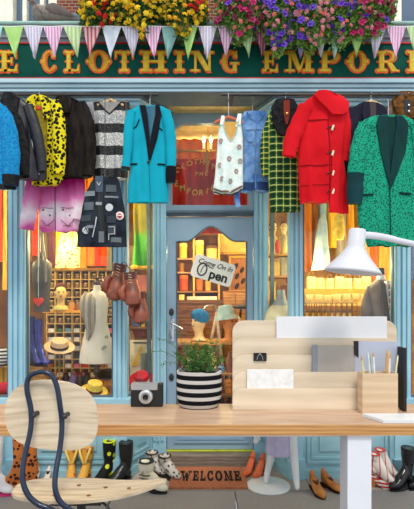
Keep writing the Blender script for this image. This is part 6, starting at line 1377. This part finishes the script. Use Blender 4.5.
for x, y, lab in ((379,487,'white and red platform ankle boot with orange block heel, nearer of the pair'),(384.5,482,'white and red platform ankle boot with orange block heel, farther of the pair')):
    boot('platform_boot', lab, G(x,y), 1.2, .25, wr, strp, L=.21, w=.036, heel=.06, plat=.03, group='platform boots', hm=plain(206,116,36,.5))
for x, y, lab, h_ in ((404,488,'shiny black pointed boot, left of the pair at the right edge',.30),(423,487,'shiny black pointed boot, right of the pair at the right edge',.32)):
    boot('black_boot', lab, G(x,y), -1.1, h_, plain(24,24,28,.18), MAT['black'], L=.27, w=.042, heel=.03, group='black pointed boots', toe=.7)
# ---------------------------------------------------------------- small mannequin with lilac skirt
fig = plain(228,232,232,.35,var=.03); f0 = G(268.5,486)
mn = thing('child_mannequin', 'white child mannequin in a lilac skirt on a round white base under the desk', 'mannequin', f0)
mb = MB(); mb.lathe([(0,0),(.168,0),(.170,.006),(.16,.014),(.04,.018),(0,.018)], f0, 36); part(mb, 'base', fig, mn)
me_ = bpy.data.meshes.new('body'); hip = f0+Vector((.10,.02,.60))
lf_ = G(266,483)+Vector((0,0,.02)); rf_ = G(297,492)+Vector((0,.02,.03))
sk = [hip, hip+Vector((0,0,.10)), hip+Vector((0,0,.22)), hip+Vector((0,0,.32)), hip+Vector((0,0,.37)), hip+Vector((0,-.005,.44)), hip+Vector((0,-.005,.52)), hip+Vector((0,0,.58)),
      hip+Vector((-.05,0,-.04)), Vector((X(274,3.5),3.50,.33)), lf_+Vector((.012,.01,.06)), lf_+Vector((-.01,-.06,.0)),
      hip+Vector((.06,0,-.04)), Vector((X(293,3.44),3.45,.32)), rf_+Vector((0,0,.05)), rf_+Vector((.0,-.045,-.01)),
      hip+Vector((-.10,0,.31)), hip+Vector((-.15,-.02,.15)), hip+Vector((-.16,-.09,-.08)), Vector((X(256,3.4),3.42,.42)),
      hip+Vector((.10,0,.31)), hip+Vector((.15,-.01,.15)), hip+Vector((.14,-.05,.0))]
rad = [.085,.072,.08,.05,.035,.06,.066,.03, .07,.048,.030,.02, .07,.048,.030,.02, .034,.028,.022,.02, .034,.028,.02]
ed_ = [(0,1),(1,2),(2,3),(3,4),(4,5),(5,6),(6,7),(0,8),(8,9),(9,10),(10,11),(0,12),(12,13),(13,14),(14,15),(3,16),(16,17),(17,18),(18,19),(3,20),(20,21),(21,22)]
me_.from_pydata([tuple(p-f0) for p in sk], ed_, []); ob = bpy.data.objects.new('body', me_); col.objects.link(ob)
md = ob.modifiers.new('s', 'SKIN'); 
for i, v_ in enumerate(me_.skin_vertices[0].data): v_.radius = (rad[i], rad[i]*.85)
me_.skin_vertices[0].data[0].use_root = True; sd = ob.modifiers.new('d', 'SUBSURF'); sd.levels = 2; sd.render_levels = 2
bpy.context.view_layer.update(); nm = bpy.data.meshes.new_from_object(ob.evaluated_get(bpy.context.evaluated_depsgraph_get())); bpy.data.objects.remove(ob)
for p in nm.polygons: p.use_smooth = True
nm.materials.clear(); nm.materials.append(fig); bo = bpy.data.objects.new('body', nm); col.objects.link(bo); bo.parent = mn; OFF[bo.name] = f0
mb = MB(); hb = sk[19]   # hand with five fingers
mb.ell(hb+Vector((0,-.005,-.02)), (.018,.010,.026))
for q, (dx, ln_) in enumerate(((-.014,.030),(-.005,.036),(.004,.034),(.013,.028))): mb.tube([hb+Vector((dx,-.008,-.036)), hb+Vector((dx*1.1,-.014,-.036-ln_*.55)), hb+Vector((dx*1.1,-.010,-.036-ln_))], [.0055,.005,.0035], 6)
mb.tube([hb+Vector((.014,-.006,-.012)), hb+Vector((.026,-.014,-.028)), hb+Vector((.026,-.018,-.042))], [.006,.0055,.004], 6); part(mb, 'hand', fig, mn)
mb = MB(); rs = []; n = 40
for z, rx, ry in ((.74,.085,.07),(.70,.09,.08),(.60,.10,.09),(.45,.105,.095),(.25,.118,.105)):
    rs.append([(hip.x+(rx+.008*math.cos(9*2*PI*q/n)*(.8-z)*1.5)*math.cos(2*PI*q/n), hip.y+(ry+.008*math.cos(9*2*PI*q/n)*(.8-z)*1.5)*math.sin(2*PI*q/n), z) for q in range(n)])
mb.rings(rs); part(mb, 'skirt', mat('lilac_cloth', C(176,168,206), .8, c2=C(206,200,228), ns=8), mn)
mb = MB(); 
rs = [[(hip.x+a*.01+rx*math.cos(2*PI*q/20), hip.y+ry*math.sin(2*PI*q/20), z) for q in range(20)] for z, rx, ry, a in ((.72,.084,.07,0),(.80,.088,.075,0),(.88,.092,.07,0),(.925,.07,.055,0))]
mb.rings(rs); part(mb, 'top', plain(206,200,226), mn)
# ---------------------------------------------------------------- pigeons on the ledge
def pigeon(c, yaw, s, lab, c1=(112,104,98), c2=(150,140,132), hz=0):
    r_ = thing('pigeon', lab, 'bird', c); M = Matrix.Translation(c) @ Matrix.Rotation(yaw,4,'Z') @ Matrix.Scale(s,4); pm = plain(*c1, c2=C(*c2), ns=20)
    mb = MB(); pts = [(-.125,0,.135+hz),(-.112,0,.142+hz),(-.095,0,.143+hz),(-.078,0,.125+hz),(-.065,0,.10),(-.03,0,.078),(.03,0,.07),(.09,0,.060),(.14,0,.050),(.20,0,.042)]
    mb.tube(smoothpath(pts,4), sub4([.004,.018,.022,.022,.034,.052,.052,.034,.020,.016]), 14, sub4([.004,.018,.022,.021,.034,.050,.048,.028,.010,.004]), up=(0,0,1)); mb.xf(M); b_ = part(mb, 'body', pm, r_)
    for sy in (-1,1):
        mb = MB(); mb.tube(smoothpath([(-.045,sy*.042,.088),(.01,sy*.054,.085),(.08,sy*.036,.072),(.155,sy*.012,.056)],4), sub4([.018,.036,.024,.006]), 10, sub4([.010,.012,.009,.003]), up=(0,1,0)); mb.xf(M); part(mb, 'wing', plain(int(c1[0]*.85),int(c1[1]*.85),int(c1[2]*.88)), r_)
        mb = MB(); mb.tube([(.0,sy*.02,.045),(.005,sy*.022,.012),(.0,sy*.022,.004)], .004, 6)
        for a in (-.5,0,.5): mb.tube([(0,sy*.022,.004),(-.028*math.cos(a),sy*.022+.028*math.sin(a),.003)], .003, 5)
        mb.xf(M); part(mb, 'leg', plain(190,90,80), r_)
        mb = MB(); mb.ell((-.103,sy*.0185,.146+hz), .004, 8, 6); mb.xf(M); part(mb, 'eye', plain(220,120,40), b_)
    mb = MB(); mb.tube([(-.118,0,.142+hz),(-.132,0,.138+hz),(-.14,0,.132+hz)], [.006,.004,.001], 8); mb.xf(M); part(mb, 'beak', plain(70,64,60), b_)
    return r_
pigeon(Vector((X(42,3.56),3.60,3.6005)), math.radians(60), 1.12, 'brown-grey pigeon on the left of the ledge, huddled against its neighbour')
pigeon(Vector((X(54,3.54),3.535,3.6005)), math.radians(8), 1.12, 'grey brown pigeon on the ledge with its tail pointing right', (128,116,106), (160,148,138), -.03)
pigeon(Vector((X(75,3.6),3.66,3.6005)), math.radians(-60), 1.15, 'pale grey pigeon on the ledge beside the yellow flowers', (150,152,156), (182,184,188), .02)
# ---------------------------------------------------------------- flower boxes
def blossom_mesh(name, r, c, cc, petals=6, layers=2):
    mb = MB()
    for L_ in range(layers):
        for k in range(petals):
            a = 2*PI*k/petals+L_*.5; q = r*(1-.32*L_); d = Vector((math.cos(a), 0, math.sin(a))); t = Vector((-math.sin(a), 0, math.cos(a))); o = -.004-.006*L_
            n = len(mb.v); mb.v += [Vector((0,o,0)), d*q*.55+t*q*.42+Vector((0,o-.006,0)), d*q+Vector((0,o-.001,0)), d*q*.55-t*q*.42+Vector((0,o-.006,0))]; mb.f += [[n,n+1,n+2],[n,n+2,n+3]]
    mb.ell((0,-.012,0), (r*.26,.006,r*.26), 8, 5)
    m = m_bloom(name, c, cc, r); me = mb.mesh(name, m, smooth=False); return me
def m_bloom(name, c, cc, r):
    m, nt, b = newmat(name); tc = nt.nodes.new('ShaderNodeTexCoord'); oi = nt.nodes.new('ShaderNodeObjectInfo'); ln_ = nt.nodes.new('ShaderNodeVectorMath'); ln_.operation = 'LENGTH'; nt.links.new(tc.outputs['Object'], ln_.inputs[0])
    t = mth(nt, 'DIVIDE', ln_.outputs['Value'], r); base = ramp(nt, t, [(.15, cc), (.45, c), (1, dk(c, .8))]); fin(nt, b, mix(nt, mth(nt, 'MULTIPLY', oi.outputs['Random'], .35), base, dk(c, .6)), .6); return m
def flowerbox(name, label, D, x0, x1, ybox, shape, kinds, seed, nleaf, nbloom, group):
    """shape(x) -> lowest y of the foliage at x ; kinds: (mesh, weight, xrange)"""
    rr = random.Random(seed); root = thing(name, label, 'flowers', P((x0+x1)/2, ybox, D+.1)); 
    mb = MB(); bx0, bx1 = X(x0+6, D+.16), X(x1-6, D+.16); zb = 3.602
    mb.box(bx0, bx1, D+.10, D+.30, zb, zb+.16); mb.box(bx0-.01, bx1+.01, D+.09, D+.31, zb+.15, zb+.175); part(mb, 'trough', plain(90,100,104,.6), root, smooth=False, bevel=.004)
    mb = MB()
    def sample():
        x = rr.uniform(x0, x1); yl = shape(x); y = yl-(yl+32)*rr.random()**1.25; bulge = .10*math.sin(PI*max(0,min(1,(yl-y)/(yl+32))))
        edge = min(1, (x-x0)/8, (x1-x)/8)
        return x, y, D+.10-bulge*edge-rr.uniform(0,.05), yl
    for i in range(nleaf):
        x, y, Y, yl = sample(); Y += rr.uniform(0,.10); c = P(x, y, D); c.y = Y
        l_ = rr.uniform(.022,.045); leafq(mb, c, Vector((rr.uniform(-1,1), rr.uniform(-1,.2), rr.uniform(-1,.6))), l_, l_*.6, rr)
    part(mb, 'foliage', MAT['leaf'] if seed == 1 else mat('leaf_bright', C(76,126,44), .5, c2=C(150,196,90), ns=30), root, smooth=False, kind='stuff')
    mb = MB()
    for i in range(26):
        x = rr.uniform(x0+4, x1-4); yl = shape(x); a = P(x, -20, D+.12); a.z = 3.77; b_ = P(x+rr.uniform(-4,4), yl-2, D); mb.tube(smoothpath([a, (a+b_)/2+Vector((0,-.08,.04)), b_],4), .003, 5)
    part(mb, 'stem', plain(70,90,40), root, kind='stuff')
    big = []; 
    for i in range(nbloom*3):
        x, y, Y, yl = sample()
        if y > yl-1 or y < -14: continue
        c = P(x, y, D); c.y = Y-.02; ks = [k for k in kinds if k[2][0] <= x <= k[2][1]]; tot = sum(k[1] for k in ks); q = rr.uniform(0, tot)
        for k in ks:
            q -= k[1]
            if q <= 0: break
        if any((p-c).length < .028 for p, _ in big): continue
        big.append((c, k[0]))
        if len(big) >= nbloom: break
    big.sort(key=lambda t: -(1 if t[0].z < 3.82 else 0)); rests = {}
    for i, (c, me) in enumerate(big):
        rot = Matrix.Rotation(rr.uniform(-.7,.7),4,'Z') @ Matrix.Rotation(rr.uniform(-.8,.3),4,'X') @ Matrix.Rotation(rr.uniform(0,6),4,'Y')
        if i < 98:
            o = bpy.data.objects.new('blossom', me); col.objects.link(o); o.parent = root; o.matrix_local = Matrix.Translation(c-root.location) @ rot @ Matrix.Scale(rr.uniform(.8,1.2),4)
        else:
            rest = rests.setdefault(me.name, (MB(), me.materials[0]))[0]; n = len(rest.v); rest.v += [c+rot.to_3x3() @ v.co for v in me.vertices]; rest.f += [[n+q for q in p.vertices] for p in me.polygons]
    for rest, mm in rests.values():
        b_ = mm.copy(); nt = b_.node_tree; bs = [q for q in nt.nodes if q.type == 'BSDF_PRINCIPLED'][0]; rp = [q for q in nt.nodes if q.type == 'VALTORGB'][0]; c_ = tuple(rp.color_ramp.elements[1].color)
        for l_ in list(bs.inputs['Base Color'].links): nt.links.remove(l_)
        bs.inputs['Base Color'].default_value = c_; part(rest, 'blossom_cluster', b_, root, smooth=False, kind='stuff')
    return root
yb1 = blossom_mesh('bloom_yellow', .026, C(250,216,34), C(216,150,20)); yb2 = blossom_mesh('bloom_gold', .022, C(244,190,24), C(190,110,10)); rb = blossom_mesh('bloom_red', .028, C(226,44,24), C(150,10,10), 7); 
def sh1(x):
    return 17+2.2*math.sin(x*.45)+1.5*math.sin(x*.9+1) + 15*math.exp(-((x-140)/11)**2)+18*math.exp(-((x-181)/13)**2)+5*math.exp(-((x-92)/10)**2)+6*math.exp(-((x-112)/5)**2) - 6*math.exp(-((x-160)/5)**2)
flowerbox('flower_box', 'window box overflowing with small yellow flowers above the sign', 3.34, 77, 207, 20, sh1, [(yb1,6,(0,400)),(yb2,3,(0,400)),(rb,2.5,(94,131)),(rb,1.5,(186,206))], 1, 5200, 240, 'flower boxes')
pk1 = blossom_mesh('bloom_pink', .023, C(248,172,184), C(250,214,190), 7, 3); pk2 = blossom_mesh('bloom_magenta', .034, C(190,20,96), C(110,8,60), 5, 1); pu = blossom_mesh('bloom_purple', .033, C(96,44,180), C(50,16,100), 5, 1); wi = blossom_mesh('bloom_wine', .032, C(140,16,70), C(80,6,40), 5, 1); co_ = blossom_mesh('bloom_coral', .018, C(244,140,130), C(250,190,150), 6, 3)
def sh2_(x):
    return 24+3*math.sin(x*.3)+2*math.sin(x*.8+1) + 10*math.exp(-((x-243)/8)**2)+22*math.exp(-((x-281)/12)**2)+18*math.exp(-((x-312)/14)**2)+14*math.exp(-((x-345)/12)**2)+8*math.exp(-((x-372)/8)**2) - 10*math.exp(-((x-222)/6)**2)-8*math.exp(-((x-262)/5)**2)-10*math.exp(-((x-394)/5)**2)
flowerbox('flower_box', 'large trailing window box of pink, purple and magenta flowers above the sign', 3.28, 216, 398, 20, sh2_, [(pk1,7,(262,385)),(pk2,5,(238,262)),(pk2,5,(350,386)),(wi,4,(216,250)),(wi,4,(372,398)),(pu,11,(262,306)),(pu,5,(330,356)),(co_,4,(216,398)),(pu,1,(216,398))], 2, 7000, 260, 'flower boxes')
# ---------------------------------------------------------------- camera and light
sc = bpy.context.scene
cam = bpy.data.cameras.new('camera'); co = bpy.data.objects.new('camera', cam); col.objects.link(co); sc.camera = co
co.location = (0, 0, CH); co.rotation_euler = (PI/2, 0, 0)
cam.sensor_fit = 'HORIZONTAL'; cam.sensor_width = 36; cam.lens = 36*F/414
cam.shift_x = 0; cam.shift_y = (CY-254.5)/414; cam.clip_start = .05
w = bpy.data.worlds.new('world'); sc.world = w; w.use_nodes = True; nt = w.node_tree; nt.nodes.clear()
o = nt.nodes.new('ShaderNodeOutputWorld'); bg = nt.nodes.new('ShaderNodeBackground'); bg.inputs[0].default_value = (.86, .93, 1, 1); bg.inputs[1].default_value = 1.15
nt.links.new(bg.outputs[0], o.inputs[0])
def light(kind, name, loc, e, c=(1,1,1), size=1, rot=None, **k):
    l = bpy.data.lights.new(name, kind); l.energy = e; l.color = c
    if kind == 'SUN': l.angle = size
    elif kind == 'AREA': l.size = size
    else: l.shadow_soft_size = size
    ob = bpy.data.objects.new(name, l); col.objects.link(ob); ob.location = loc
    if rot: ob.rotation_euler = rot
    return ob
light('SUN', 'sun', (0, -3, 6), 2.0, (1, .95, .88), math.radians(14), (math.radians(90-57), 0, math.radians(12)))
wm = (1, .83, .42)
for x in (-2.3, -1.75, -1.25, 1.25, 1.75, 2.3):
    light('POINT', 'shop_lamp_and_fill', (x, 3.95, 2.62), 4.2, wm, .04)  # unseen lights added high in the windows to brighten the goods
for x in (-1.9, -1.35, -.95, .95, 1.35, 1.9):
    light('POINT', 'shop_lamp_and_fill', (x, 4.0, 1.75 if x > 0 else 1.95), 10, wm, .03)  # unseen fill added at mid height to brighten the lower displays
for x in (-2.2, -1.1, 1.1, 2.2): light('POINT', 'shop_lamp_and_fill', (x, 5.5, 2.8), 12, wm, .1)
light('POINT', 'shop_lamp_and_fill', (0.0, 5.0, 2.95), 34, wm, .1); light('POINT', 'shop_lamp_and_fill', (-.25, 4.95, 1.95), 16, wm, .06); light('POINT', 'shop_lamp_and_fill', (.30, 4.9, 1.9), 14, wm, .08); light('POINT', 'shop_lamp_and_fill', (0.1, 4.2, 1.9), 7, wm, .25); light('POINT', 'shop_lamp_and_fill', (0, 4.2, .95), 3, wm, .2)  # lower ones are unseen fill added to brighten the goods behind the door
light('POINT', 'shop_lamp_and_fill', (0.0, 4.2, 2.95), 1.0, wm, .05)
vs = sc.view_settings; sc.display_settings.display_device = 'sRGB'; vs.view_transform = 'Standard'; vs.look = 'None'; vs.gamma = 1; vs.exposure = 0.0; vs.use_curve_mapping = False
